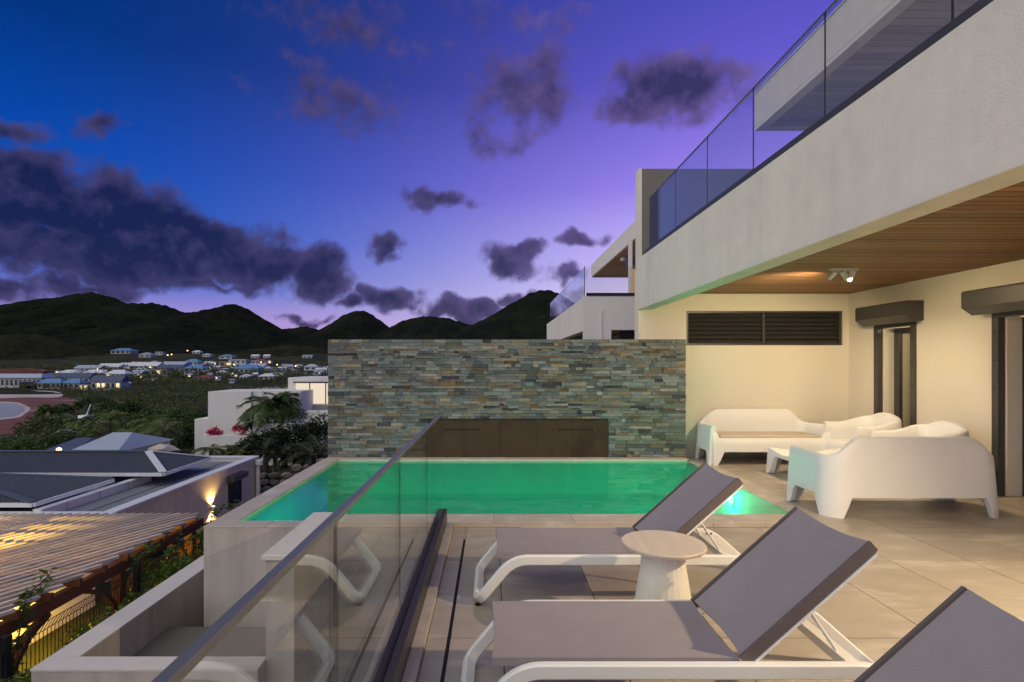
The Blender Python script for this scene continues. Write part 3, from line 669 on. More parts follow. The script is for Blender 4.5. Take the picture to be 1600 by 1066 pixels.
wp = thing('water_spout_panel', 'dark bronze panel with two thin spout slots set in the stone wall', 'water feature', (.4, 8.79, .05))
xs = [-1.01, -.45, .13, .70, 1.275, 1.85]
bx('backing', M['core'], wp, -1.008, 1.848, 8.792, 8.7995, .05, .628)
for a, b in zip(xs, xs[1:]): bx('panel', M['panel'], wp, a + .002, b - .002, 8.772, 8.79, .05, .63)
for a, b in ((-.78, -.2), (1.04, 1.62)):
    bx('spout', M['slot'], wp, a, b, 8.764, 8.7715, .482, .497)
    for e in (a - .012, b + .012): MB().lathe([(.006, .484), (.006, .496)], e, 8.767, 8).build('spout_screw', M['steel'], wp)

# ------------------------------------------------------------------ villa with the covered terrace
villa = thing('villa', 'white modern villa with covered terrace and upper glass balcony', 'house', (4.5, 7, 0))
BY = 9.1; RX = 5.9; CZ = 2.69
bw = MB(); bw.box(2.42, 3.21, BY, BY + .25, -.3, CZ + .05); bw.box(3.21, 5.80, BY, BY + .25, -.3, 1.84); bw.box(3.21, 5.80, BY, BY + .25, 2.41, CZ + .05); bw.box(5.80, 6.2, BY, BY + .25, -.3, CZ + .05)
bwo = bw.build('back_wall', M['stucco_in'], villa)
bx('recess_back', M['core'], villa, 3.2, 5.81, BY + .14, BY + .2, 1.83, 2.42)
bx('skirting', M['tile'], villa, 3.36, RX - .02, BY - .012, BY - .001, .001, .085)
rw = MB()
def rwall(y0, y1, z0, z1): rw.box(RX, RX + .3, y0, y1, z0, z1)
rwall(8.47, BY + .25, -.3, CZ + .05); rwall(7.65, 8.47, 2.13, CZ + .05); rwall(6.47, 7.65, -.3, CZ + .05); rwall(4.0, 6.47, 2.13, CZ + .05); rwall(-4, 4.0, -.3, CZ + .05)
rw.build('side_wall', M['stucco_in'], villa)
for a, b in ((8.47, BY - .02), (6.55, 7.6)): bx('skirting', M['tile'], villa, RX - .012, RX - .001, a, b, .001, .085)
fas = MB().box(2.42, 2.64, -4, BY - .002, 2.43, 3.28).build('fascia', M['stucco'], villa, bevel=.006)
ceil = bx('ceiling', M['core'], villa, 2.642, RX - .001, -4, BY - .003, CZ + .012, CZ + .03)
pm = None
y = -2.0
while y < BY - .01:
    e = min(y + .11, BY - .004); bx('plank', M['wood'], ceil, 2.643, RX - .002, y + .010, e - .010, CZ, CZ + .0115); y += .11
bx('balcony_slab', M['stucco'], villa, 2.642, 9, -4, BY + .2, CZ + .06, 3.1)
bx('divider_end', M['stucco'], villa, 2.424, 2.475, BY + .001, BY + .21, 3.108, 4.765)
bx('divider_wall', M['divider'], villa, 2.4755, 5.4, BY + .002, BY + .2, 3.11, 4.76)
bx('end_wall', M['stucco'], villa, 2.424, 2.47, BY + .001, BY + .25, CZ + .05, 3.105)
bx('upper_wall', M['stucco'], villa, 7.0, 7.3, -4, BY + .2, 3.1, 5.44)
rf = MB().box(4.4, 10, -4, 9.23, 5.50, 6.05).build('roof', M['stucco'], villa, bevel=.008)
bx('roof_edge', M['stucco'], rf, 4.402, 4.56, -4, 9.228, 5.44, 5.499); bx('roof_edge', M['stucco'], rf, 4.561, 10, 9.09, 9.228, 5.44, 5.499)
bx('roof_flashing', M['white_metal'], rf, 4.385, 4.45, -4, 9.245, 6.051, 6.07)
y = 2.2
while y < 9.08: e = min(y + .14, 9.088); bx('soffit_plank', M['wood_up'], rf, 4.562, 9, y + .004, e - .004, 5.46, 5.48); y += .14
tk = thing('upper_track_light', 'white ceiling light bar under the upper roof overhang', 'ceiling light', (5.1, 5.0, 5.45))
bx('bar', M['white_metal'], tk, 5.02, 5.10, 4.6, 5.35, 5.42, 5.459)
for k in range(3): MB().tube([(5.06, 4.7 + .27 * k, 5.42), (5.05, 4.72 + .27 * k, 5.34)], .035, 10).build('lamp_head', M['white_metal'], tk, smooth=True)
# louvres
lv = thing('louvre_vent', 'anthracite horizontal louvre band in two panels high on the back wall', 'vent', (4.5, BY, 1.84))
fr = MB(); fr.box(3.212, 5.798, BY + .03, BY + .12, 1.842, 1.875); fr.box(3.212, 5.798, BY + .03, BY + .12, 2.375, 2.408)
for a in (3.212, 4.485, 5.758): fr.box(a, a + .04, BY + .031, BY + .119, 1.876, 2.374)
fr.build('frame', M['dark_alu'], lv)
for a, b in ((3.254, 4.483), (4.527, 5.756)):
    for k in range(7):
        zc = 1.91 + k * .0715
        MB().prism([(a, BY + .035, zc - .030), (a, BY + .04, zc - .033), (a, BY + .11, zc + .030), (a, BY + .105, zc + .034)], (b - a, 0, 0)).build('slat', M['dark_alu'], lv)
# window and door on the side wall
def opening(root, y0, y1, ztop, name, depth=.26):
    fw = .085
    bx('jamb', M['dark_alu'], root, RX - .03, RX + .05, y1 - fw, y1, .002, ztop); bx('jamb', M['dark_alu'], root, RX - .03, RX + .05, y0, y0 + fw, .002, ztop)
    bx('head', M['dark_alu'], root, RX - .03, RX + .05, y0 + fw + .001, y1 - fw - .001, ztop - .06, ztop)
    for yy in (y0 + fw / 2, y1 - fw / 2):
        for k in range(6): MB().tube([(RX - .0305, yy, .25 + k * .33), (RX - .036, yy, .25 + k * .33)], .009, 8).build('screw', M['slot'], root)
def shutter(root, y0, y1, zb):
    prof = [(RX - .002, zb + .02), (RX - .13, zb), (RX - .26, zb + .09), (RX - .26, zb + .27), (RX - .24, zb + .29), (RX - .002, zb + .29)]
    MB().prism([(a, y0, c) for a, c in prof], (0, y1 - y0, 0)).build('shutter_box', M['dark_alu'], root)
wn = thing('narrow_window', 'tall narrow window with dark frame and shutter box near the corner', 'window', (RX, 8.06, 0))
opening(wn, 7.65, 8.47, 2.13, 'w'); shutter(wn, 7.52, 8.55, 2.11)
bx('reveal', M['stucco_in'], wn, RX + .051, RX + .30, 8.36, 8.384, .002, 2.07)
bx('inner_frame', M['dark_alu'], wn, RX + .2, RX + .26, 8.26, 8.355, .002, 2.07); bx('inner_frame', M['dark_alu'], wn, RX + .2, RX + .26, 7.74, 7.80, .002, 2.07)
bx('inner_frame', M['dark_alu'], wn, RX + .2, RX + .26, 7.801, 8.259, 1.98, 2.07)
bx('pane', M['glass_win'], wn, RX + .225, RX + .235, 7.80, 8.26, .002, 1.98)
dr = thing('sliding_door', 'wide dark framed sliding door with shutter box at the right', 'door', (RX, 5.3, 0))
opening(dr, 4.0, 6.47, 2.13, 'd'); shutter(dr, 3.9, 6.62, 2.11)
bx('reveal', M['stucco_in'], dr, RX + .051, RX + .30, 6.36, 6.384, .002, 2.07)
bx('door_frame', M['dark_alu'], dr, RX + .22, RX + .30, 6.27, 6.355, .002, 2.07); bx('door_frame', M['dark_alu'], dr, RX + .22, RX + .30, 5.2, 5.28, .002, 2.07)
bx('pane', M['glass_win'], dr, RX + .255, RX + .265, 4.1, 6.27, .002, 2.07)
# rooms behind the openings
rm = MB(); rm.box(RX + 2.2, RX + 2.3, 3.5, 9.3, -.1, CZ); rm.box(RX + .3, RX + 2.2, 9.2, 9.3, -.1, CZ); rm.box(RX + .3, RX + 2.2, 3.5, 9.2, CZ - .02, CZ + .05); rm.box(RX + .3, RX + 2.2, 3.5, 9.2, -.1, -.001)
rm.build('room', M['stucco_in'], villa)
bx('room_cabinet', M['panel'], villa, RX + 1.2, RX + 2.1, 8.6, 9.19, .0, 1.6)
lamp('room_light', (RX + 1.3, 7.0, 2.4), 70, WARM, .1)
# ceiling spots
def track(loc, label, aims, powers, lensaim):
    x, y, z = loc; t = thing('spot_track', label, 'ceiling light', loc)
    bx('bar', M['white_metal'], t, x - .16, x + .16, y - .03, y + .03, z - .03, z - .001)
    for k, (aim, pw_) in enumerate(zip(aims, powers)):
        a = Vector((x - .11 + .11 * k, y, z - .06)); dv = (Vector(aim) - a).normalized(); e = a + dv * .09
        h = MB().tube([a - dv * .03, e], .032, 14).build('spot_head', M['white_metal'], t, smooth=True)
        MB().tube([a + Vector((0, 0, .035)), a], .008, 6).build('stem', M['white_metal'], h)
        MB().tube([e + dv * .0005, e + dv * .002], .024, 14).build('lens', M['spot_glow'], h)
        lamp('spot_light', tuple(e + dv * .02), pw_, WARM, .022, 150, aim, .6)
track((4.26, 6.68, CZ), 'white three-headed spot track on the wooden ceiling', [(3.4, 9.0, .8), (5.9, 7.0, .8), (4.4, 8.0, 0)], [95, 84, 80], None)
track((4.28, 1.9, CZ), 'white spot track on the wooden ceiling nearer the viewer', [(1.2, 2.2, 0), (4.2, 4.2, .3), (2.4, 4.4, 0)], [620, 45, 0.01], None)

# ------------------------------------------------------------------ balustrades
gb = thing('glass_balustrade', 'frameless glass balustrade with slim metal handrail along the terrace edge', 'balustrade', (-.47, 2.5, .047))
bx('base_channel', M['channel'], gb, -.52, -.478, -2, 5.13, .0475, .18, .003); bx('base_channel', M['channel'], gb, -.462, -.42, -2, 5.13, .0475, .18, .003); bx('channel_bottom', M['channel'], gb, -.4778, -.4622, -2, 5.125, .0475, .08)
gy = [-.63, .5, 1.647, 2.79, 3.97, 5.12]
for a, b in zip(gy, gy[1:]): bx('glass_panel', M['glass'], gb, -.477, -.463, a + .006, b - .006, .09, 1.052)
for a in gy[1:-1]: bx('joint', M['slot'], gb, -.4745, -.4655, a - .0035, a + .0035, .1, 1.05)
bx('handrail', M['rail'], gb, -.484, -.456, -2, 5.15, 1.053, 1.073, .003)
ub = thing('balcony_balustrade', 'glass balustrade on top of the white upper balcony edge', 'balustrade', (2.5, 5, 3.28))
bx('base_channel', M['dark_alu'], ub, 2.47, 2.55, -2, 8.98, 3.282, 3.37)
gy = [.74, 1.87, 3.0, 4.15, 5.29, 6.42, 7.53, 8.3]
for a, b in zip(gy, gy[1:]): bx('glass_panel', M['glass'], ub, 2.504, 2.518, a + .006, b - .006, 3.371, 4.17)
for a in gy[1:-1]: bx('joint', M['slot'], ub, 2.506, 2.516, a - .004, a + .004, 3.372, 4.17)
bx('top_edge', M['rail'], ub, 2.503, 2.519, .74, 8.3, 4.171, 4.182)
bx('end_post', M['dark_alu'], ub, 2.5, 2.54, 8.31, 8.75, 3.371, 4.17)

# ------------------------------------------------------------------ next villa along the row
v2 = thing('neighbour_villa', 'similar white villa with glass balcony seen above the stone wall', 'house', (4.5, 19, 0))
bx('fascia', M['stucco_far'], v2, 2.45, 2.68, 14.9, 24.7, 2.43, 3.33); bx('balcony_slab', M['stucco_far'], v2, 2.681, 8, 14.91, 24.7, 2.85, 3.2)
fw_ = MB(); fw_.box(2.451, 3.22, 14.88, 14.899, -3, 3.38); fw_.box(3.2205, 8, 14.88, 15.05, 2.46, 3.38); fw_.build('front_wall', M['stucco_far'], v2)
bx('front_channel', M['slot'], v2, 2.55, 6, 14.86, 14.95, 3.381, 3.46)
bx('wood_ceiling', M['wood'], v2, 2.682, 8, 15.051, 24.6, 2.80, 2.849)
bx('inner_wall', M['stucco_in'], v2, 5.4, 5.6, 15.4, 24.6, -3, 2.79)
bx('dark_shutter', M['dark_alu'], v2, 3.6, 5.2, 15.5, 15.6, 2.2, 2.5)
MB().box(4.45, 9, 15.1, 24.7, 5.46, 6.0).build('roof', M['stucco_far'], v2)
bx('roof_soffit', M['wood'], v2, 4.5, 9, 15.15, 24.65, 5.42, 5.459)
bx('column', M['stucco_far'], v2, 4.25, 4.33, 17.0, 17.2, 3.2, 5.42)
bx('upper_wall', M['stucco_far'], v2, 4.75, 5.2, 17.6, 18.0, 3.2, 5.40)
bx('lit_window', emat('amber_lit_window', (1, .50, .12), .5), v2, 4.4, 4.74, 17.7, 17.72, 3.25, 4.6)
bx('shutter_box', M['dark_alu'], v2, 4.25, 5.2, 17.3, 17.55, 4.65, 4.9)
bx('downpipe', M['white_metal'], v2, 2.93, 2.955, 14.84, 14.865, -2, 3.0)
MB().tube([(4.75, 20, 5.41), (4.75, 20, 5.30)], .09, 10).build('ceiling_lamp', M['white_metal'], v2)
b2 = thing('neighbour_balustrade', 'glass balustrade round the balcony of the next villa', 'balustrade', (2.5, 19, 3.33))
ys_ = [14.95 + 1.1 * k for k in range(9)]
for a, b in zip(ys_, ys_[1:]): bx('glass_panel', M['glass'], b2, 2.50, 2.514, a + .01, b - .01, 3.331, 4.17)
for a, b in ((2.515, 4.0), (4.02, 5.4)): bx('glass_panel', M['glass'], b2, a, b, 14.90, 14.914, 3.461, 4.17)
bx('post', M['dark_alu'], b2, 2.498, 2.516, 14.93, 14.95, 3.331, 4.19); bx('post', M['white_metal'], b2, 3.97, 4.03, 15.3, 15.36, 3.2, 4.19)

# ------------------------------------------------------------------ loungers
def make_lounger():
    t = thing('sun_lounger', 'x', 'sun lounger', (0, 0, 0))
    W = .58; zr = .295
    # one bent bar: rail, leg, floor bar, leg, rail ... all the way round
    cs = [(-.115, 0, .034, .07), (.105, 0, zr, .10), (1.565, 0, zr, .10), (1.86, 0, .034, .07), (1.86, W, .034, .07), (1.565, W, zr, .10), (.105, W, zr, .10), (-.115, W, .034, .07)]
    path = []
    for i, (a, b, c, rd) in enumerate(cs):
        q = Vector((a, b, c)); p0 = Vector(cs[i - 1][:3]); p1 = Vector(cs[(i + 1) % 8][:3]); d0 = (p0 - q).normalized(); d1 = (p1 - q).normalized()
        for k in range(9): s = k / 8; path.append((q + d0 * rd) * (1 - s) ** 2 + q * 2 * s * (1 - s) + (q + d1 * rd) * s * s)
    n = len(path); up = Vector((0, 0, 1)); mb = MB(); sec = [(-.018, -.024), (-.011, -.031), (.011, -.031), (.018, -.024), (.018, .024), (.011, .031), (-.011, .031), (-.018, .024)]
    sd = Vector((0, 1, 0)); start = n // 4; rows = []
    for k in range(n + 1):
        i = (start + k) % n; tg = (path[(i + 1) % n] - path[i - 1]).normalized()
        sd = (sd - tg * sd.dot(tg)).normalized(); u = tg.cross(sd)
        rows.append([tuple(path[i] + sd * x_ + u * y_) for x_, y_ in sec + sec[:1]])
    fr_ = MB().grid(rows); me_ = fr_.build('frame', M['frame'], t, smooth=35)
    for xa in (-.115, 1.86):
        for yy in (.03, W - .03): MB().lathe([(.02, 0), (.02, .006)], xa, yy, 10).build('foot_pad', M['slot'], t)
    bxl = MB().box(1.44, 1.49, .02, W - .02, zr - .02, zr + .02).build('cross_bar', M['frame'], t)
    MB().box(.55, .59, .02, W - .02, zr - .03, zr - .0).build('cross_bar', M['frame'], t)
    def slingsurf(fn, nu, nv, thick, name, par=t):
        top = [[fn(i / nu, j / nv) for j in range(nv + 1)] for i in range(nu + 1)]
        mb = MB(); ring = []
        b = 0; vs = [q for r_ in top for q in r_]; n = nv + 1; f = []
        nrm = (Vector(top[nu][0]) - Vector(top[0][0])).cross(Vector(top[0][nv]) - Vector(top[0][0])).normalized(); nrm = nrm if nrm.z > 0 else -nrm
        m_ = len(vs); vs += [tuple(Vector(q) - nrm * thick) for q in vs]
        for i in range(nu):
            for j in range(nv): q = (i * n + j, i * n + j + 1, (i + 1) * n + j + 1, (i + 1) * n + j); f.append(q); f.append(tuple(m_ + k for k in reversed(q)))
        for i in range(nu):
            for j in (0, nv): f.append((i * n + j, (i + 1) * n + j, m_ + (i + 1) * n + j, m_ + i * n + j))
        for j in range(nv):
            for i in (0, nu): f.append((i * n + j, i * n + j + 1, m_ + i * n + j + 1, m_ + i * n + j))
        return MB().add(vs, f).build(name, M['sling'], par, smooth=35)
    y0, y1 = .024, W - .024
    def seat(u, v):
        x = .0 + u * 1.0; sag = .016 * math.sin(math.pi * v) * (.35 + .65 * math.sin(math.pi * min(1, u + .1)))
        x -= (u - .5) * 2 * .009 * math.sin(math.pi * v); return (x, y0 + (y1 - y0) * v, .334 - sag)
    slingsurf(seat, 16, 12, .034, 'seat')
    hx, hz, tx, tz = 1.012, .335, 1.535, .802
    def back(u, v):
        k = .014 * math.sin(math.pi * v); q = u - (u - .45) * 2 * .016 * math.sin(math.pi * v) * 1.2
        return (hx + (tx - hx) * q + .66 * k, y0 + (y1 - y0) * v, hz + (tz - hz) * q - .75 * k)
    bk = slingsurf(back, 16, 12, .036, 'backrest')
    for yy in (y0 - .004, y1 + .004): MB().bar((hx, yy, hz - .014), (tx + .006, yy, tz - .012), .014, .046).build('back_hem', M['sling_edge'], bk); MB().bar((hx + .012, yy, hz - .047), (tx + .020, yy, tz - .044), .016, .010).build('back_frame', M['frame'], bk)
    nn = Vector((tz - hz, 0, -(tx - hx))).normalized()
    mid = lambda u: Vector((hx + (tx - hx) * u, 0, hz + (tz - hz) * u)) + nn * .05
    for u in (.3, .72): q = mid(u); MB().tube([(q.x, y0 + .005, q.z), (q.x, y1 - .005, q.z)], .011, 8).build('back_rib', M['frame'], bk, smooth=True)
    q = mid(.5)
    MB().tube([(q.x, .12, q.z), (1.46, .12, zr + .01)], .008, 7).build('prop_rod', M['frame'], t, smooth=True); MB().tube([(q.x, W - .12, q.z), (1.46, W - .12, zr + .01)], .008, 7).build('prop_rod', M['frame'], t, smooth=True)
    for xx in (1.48, 1.54, 1.57): MB().tube([(xx, W - .022, zr - .006), (xx, W - .028, zr - .006)], .007, 8).build('bolt', M['slot'], t)
    return t
LG = make_lounger(); LG['label'] = 'taupe sling sun lounger in the middle, in front of the side table'; LG['group'] = 'sun loungers on the terrace'; LG.location = (0.0, 2.205, 0)
L1 = copy_tree(LG); L1['label'] = 'taupe sling sun lounger nearest the pool, behind the side table'; L1.location = (.025, 3.455, 0)
L3 = copy_tree(LG); L3['label'] = 'taupe sun lounger in the lower right corner, only its backrest in view'; L3.location = (-.01, 1.21, 0)
# side table
st = thing('side_table', 'round side table with pale wood top on a white conical base', 'table', (.963, 3.1, 0))
MB().lathe([(.215, .494), (.228, .499), (.231, .507), (.231, .515), (.227, .52)], .963, 3.1, 56).build('top', M['table_top'], st, smooth=30)
MB().lathe([(.20, 0), (.20, .01), (.185, .06), (.155, .2), (.128, .36), (.115, .47), (.118, .4935)], .963, 3.1, 26).build('base', M['table_leg'], st)

# ------------------------------------------------------------------ moulded white furniture
def moulded(name, label, cat, W, Dp, loc, rot, armh, backh, group=None, hump=.0):
    t = thing(name, label, cat, (0, 0, 0), group)
    # plan: U path from front-left round the back to front-right; front towards +y, back at y=0
    rc = .20; hw = W / 2 - .04; path = []
    def arc(cx, cy, a0, a1, n=9): return [(cx + rc * math.cos(a0 + (a1 - a0) * i / n), cy + rc * math.sin(a0 + (a1 - a0) * i / n)) for i in range(n + 1)]
    for i in range(13): path.append((-hw, Dp - .05 - (Dp - .05 - rc - .04) * i / 13))
    path += arc(-hw + rc, rc + .04, math.pi, 1.5 * math.pi)
    nb = 30
    for i in range(1, nb): path.append((-hw + rc + (2 * hw - 2 * rc) * i / nb, .04))
    path += arc(hw - rc, rc + .04, 1.5 * math.pi, 2 * math.pi)
    for i in range(1, 14): path.append((hw, rc + .04 + (Dp - .05 - rc - .04) * i / 13))
    P2 = [Vector(q) for q in path]; n = len(P2); S = [0]
    for a, b in zip(P2, P2[1:]): S.append(S[-1] + (b - a).length)
    Ltot = S[-1]; c1 = (Dp - .09 - rc) + rc * .78; c2 = Ltot - c1
    def dist_leg(s): return min(s + .02, abs(s - c1), abs(s - c2), Ltot - s + .02)
    def zb(s): q = dist_leg(s); return 0 if q < .085 else .205 * sst(0, 1, (q - .085) / .075)
    def zt(x, y):
        a = sst(.02, .30, (W / 2 - abs(x)) if y < .5 else 0) if True else 0
        b = 1 - sst(.10, .52, y)
        side_ = sst(.0, .34, W / 2 - abs(x) - .03)
        h = armh + (backh - armh) * max(side_ * b, 0) + (.02 * (1 - b))
        if hump: h = armh + (backh - armh) * (b ** .8) * (.55 + .45 * side_)
        return h + .0
    th = .075; rows = []
    for i, (q, s) in enumerate(zip(P2, S)):
        tg = (P2[min(i + 1, n - 1)] - P2[max(i - 1, 0)]).normalized(); nn = Vector((tg.y, -tg.x))
        if nn.dot(q - Vector((0, Dp * .55))) < 0: nn = -nn
        ztop = zt(q.x, q.y); b = zb(s); r_ = []
        def pt(off, z): sp_ = .055 * (1 - z / .8); o = q + nn * (off + sp_); return (o.x, o.y, z)
        r_.append(pt(-.05, b + .004)); r_.append(pt(-.004, b))
        for k in range(1, 7): r_.append(pt(0, b + (ztop - .03 - b) * k / 6))
        r_ += [pt(-.008, ztop - .01), pt(-.025, ztop), pt(-th + .02, ztop - .002), pt(-th, ztop - .02)]
        zi = .40; r_.append(pt(-th - .012, (ztop + zi) / 2)); r_.append(pt(-th - .03, zi)); r_.append(pt(-th - .03, max(b + .02, .215)))
        r_.append(pt(-.05, b + .004)); rows.append(r_)
    mb = MB(); mb.grid(rows); m_ = len(rows[0])
    mb.f.append(tuple(range(m_ - 1))); mb.f.append(tuple((n - 1) * m_ + k for k in reversed(range(m_ - 1))))
    sh = mb.build('shell', M['plastic'], t, smooth=50)
    # seat with front apron
    sw_ = W / 2 - .13
    MB().box(-sw_, sw_, .10, Dp - .07, .235, .405).build('seat', M['plastic'], t, bevel=.02, seg=3, smooth=40)
    rows = []
    for i in range(33):
        x = -W / 2 + .05 + (W - .10) * i / 32; q = min(abs(x + W / 2 - .05), abs(W / 2 - .05 - x)); b = 0 if q < .075 else .205 * sst(0, 1, (q - .075) / .08)
        y1 = Dp - .05; ht = .41 if q > .06 else .50
        sl = lambda z: .04 * (1 - z / .8)
        rows.append([(x, y1 + sl(b) - .05, b), (x, y1 + sl(b), b), (x, y1 + sl(.3), max(.3, b + .02)), (x, y1 + .01, ht - .015), (x, y1 - .01, ht), (x, y1 - .06, ht), (x, y1 + sl(b) - .05, b)])
    a = MB().grid(rows); a.f.append(tuple(range(6))); a.f.append(tuple(32 * 7 + k for k in reversed(range(6)))); a.build('apron', M['plastic'], t, smooth=50)
    t.location = loc; t.rotation_euler = (0, 0, rot); return t
moulded('sofa', 'white moulded plastic sofa against the back wall beside the stone wall', 'sofa', 1.88, .80, (4.22, 9.06, 0), math.pi, .58, .80)
moulded('sofa', 'white moulded plastic sofa in front, turned with its back to the viewer', 'sofa', 1.80, .80, (4.21, 5.42, 0), 0, .60, .80)
moulded('armchair', 'white moulded armchair by the side wall, just behind the nearer one', 'armchair', .84, .80, (5.80, 8.0, 0), math.pi / 2, .66, .82, hump=1)
moulded('armchair', 'white moulded armchair by the side wall, closer to the front sofa', 'armchair', .84, .80, (5.72, 6.82, 0), math.pi / 2, .66, .82, hump=1)
cu = MB().box(3.46, 4.98, 8.33, 8.86, .409, .446).build('seat_cushion', M['cushion'], None, bevel=.012, seg=3, smooth=40); tag(cu, 'flat beige seat cushion on the sofa against the back wall', 'cushion')
def coffee_table():
    t = thing('coffee_table', 'low white moulded coffee table between the two sofas', 'table', (4.45, 7.35, 0))
    x0, x1, y0, y1 = 3.88, 5.0, 6.95, 7.75; pts = []; n = 20
    for (a, b) in (((x0, y0), (x1, y0)), ((x1, y0), (x1, y1)), ((x1, y1), (x0, y1)), ((x0, y1), (x0, y0))):
        L = (Vector(b) - Vector(a)).length
        for i in range(n): s = i / n; pts.append((a[0] + (b[0] - a[0]) * s, a[1] + (b[1] - a[1]) * s, min(s, 1 - s) * L))
    pts.append(pts[0]); cx, cy = (x0 + x1) / 2, (y0 + y1) / 2; rows = []
    for x, y, q in pts:
        b = 0 if q < .05 else .26 * sst(0, 1, (q - .05) / .17); dip = .05 * sst(0, .45, q)
        f = lambda k, z: (cx + (x - cx) * k, cy + (y - cy) * k, z)
        rows.append([f(.93, b), f(1.03 - .03 * b / .3, b), f(1.0, .34 - dip), f(.985, .355 - dip), f(.9, .35 - dip), f(.5, .31), f(.02, .305)])
    MB().grid(rows).build('top', M['plastic'], t, smooth=50)
coffee_table()
# ------------------------------------------------------------------ neighbouring house below with pergola
nb = thing('lower_house', 'white flat-roofed house below with grey corrugated hip roofs', 'house', (-16, 20, -5))
NX, NY0, NY1, PZ = -10.84, 15.5, 25.5, -2.70
bx('wall', M['stucco_beige'], nb, NX - .3, NX, NY0, NY1, -7, PZ - .06); bx('wall', M['stucco_beige'], nb, -34, NX - .301, NY0, NY0 + .3, -7, PZ - .06)
bx('back_parapet', M['stucco_far'], nb, -34, NX - .301, NY1 - .3, NY1, -7, PZ - .06)
bx('parapet_cap', M['white_metal'], nb, NX - .34, NX + .04, NY0 - .04, NY1 + .04, PZ - .059, PZ); bx('parapet_cap', M['white_metal'], nb, -34, NX - .341, NY0 - .04, NY0 + .34, PZ - .059, PZ); bx('parapet_cap', M['white_metal'], nb, -34, NX - .341, NY1 - .34, NY1 + .04, PZ - .059, PZ)
bx('flat_roof', M['roof_flat'], nb, -34, NX - .3, NY0 + .3, NY1 - .3, PZ - .4, PZ - .22)
bx('upstand', M['stucco_far'], nb, -13.2, -13.0, NY0 + .34, 21.0, PZ - .22, PZ + .02); bx('upstand_cap', M['white_metal'], nb, -13.23, -12.97, NY0 + .345, 21.03, PZ + .021, PZ + .05)
for yy in (16.8, 18.2, 19.6): bx('cap_joint', M['roof_flat'], nb, -12.969, -12.966, yy, yy + .02, PZ - .2, PZ + .05)
bx('membrane_seam', M['roof_metal'], nb, -12.2, -12.17, NY0 + .35, NY1 - .35, PZ - .219, PZ - .205)
def hip(x0, x1, y0, y1, z0, z1, ins):
    mb = MB(); ym = (y0 + y1) / 2
    mb.add([(x0, y0, z0), (x1, y0, z0), (x1, y1, z0), (x0, y1, z0), (x0 + ins, ym, z1), (x1 - ins, ym, z1)], [(0, 1, 5, 4), (1, 2, 5), (2, 3, 4, 5), (3, 0, 4), (3, 2, 1, 0)])
    r_ = mb.build('hip_roof', M['roof_metal'], nb)
    ribs = MB(); n = int((x1 - x0) / .12)
    for i in range(1, n):
        x = x0 + (x1 - x0) * i / n; f = min(1, (x - x0) / ins, (x1 - x) / ins)
        for s in (0, 1):
            ya = y0 if s == 0 else y1; ribs.bar((x, ya, z0 + .012), (x, ya + (ym - ya) * f, z0 + (z1 - z0) * f + .012), .045, .035, (1, 0, 0) if False else (0, 0, 1))
    n = int((y1 - y0) / .12)
    for i in range(1, n):
        y = y0 + (y1 - y0) * i / n; f = min(1, (y - y0) / (ym - y0), (y1 - y) / (ym - y0)); ribs.bar((x1, y, z0 + .012), (x1 - ins * f, y, z0 + (z1 - z0) * f + .012), .045, .035)
    ribs.build('corrugation', M['roof_metal'], r_, kind='stuff')
    for q in ((x1, y0), (x1, y1)): MB().bar((q[0], q[1], z0 + .03), (x1 - ins, ym, z1 + .04), .24, .03).build('ridge_cap', M['white_metal' if ins < 2 else 'roof_metal'], r_)
    MB().bar((x0 + ins, ym, z1 + .04), (x1 - ins, ym, z1 + .04), .24, .03).build('ridge_cap', M['roof_metal'], r_)
    for a, b in (((x0, y0), (x1, y0)), ((x1, y0), (x1, y1))): MB().bar((*a, z0 - .06), (*b, z0 - .06), .12, .12).build('eave_trim', M['white_metal'], r_)
hip(-27, -12.0, 20.07, 23.4, -2.42, -1.92, 1.6)
hip(-32, -13.3, 15.95, 19.3, -2.48, -1.95, 4.5)
def nwin(y0, y1, z0, z1, label):
    t = thing('wall_window', label, 'window', (NX, (y0 + y1) / 2, z0))
    fr = MB(); fr.box(NX + .002, NX + .05, y0, y0 + .09, z0, z1); fr.box(NX + .002, NX + .05, y1 - .09, y1, z0, z1); fr.box(NX + .002, NX + .05, y0 + .09, y1 - .09, z0, z0 + .09); fr.box(NX + .002, NX + .05, y0 + .09, y1 - .09, z1 - .09, z1); fr.build('frame', M['slot'], t)
    bx('pane', M['vdark'], t, NX + .003, NX + .02, y0 + .09, y1 - .09, z0 + .09, z1 - .09)
    MB().prism([(NX + .002, y0 - .12, z1 - .02), (NX + .30, y0 - .12, z1 + .06), (NX + .30, y0 - .12, z1 + .26), (NX + .002, y0 - .12, z1 + .30)], (0, y1 - y0 + .24, 0)).build('shutter_box', M['dark_alu'], t)
nwin(22.6, 23.7, -4.35, -3.35, 'small dark framed window with shutter box right of the wall light')
nwin(17.4, 19.0, -5.3, -4.2, 'dark framed window with shutter box half hidden by the pergola')
dp_ = thing('downpipe', 'white downpipe with hopper at the far corner of the lower house', 'downpipe', (NX + .1, 25.2, -6))
MB().tube([(NX + .12, 25.2, -7), (NX + .12, 25.2, -3.1)], .09, 12).build('pipe', M['white_metal'], dp_, smooth=True); MB().lathe([(.10, -3.1), (.17, -3.05), (.17, -2.85), (.12, -2.84)], NX + .17, 25.2, 12).build('hopper', M['white_metal'], dp_, smooth=True)
wl = thing('wall_light', 'lit up-and-down wall light on the side of the lower house', 'wall light', (NX, 21.2, -4.0))
MB().lathe([(.06, -4.12), (.06, -3.94)], NX + .10, 21.2, 12).build('body', M['white_metal'], wl)
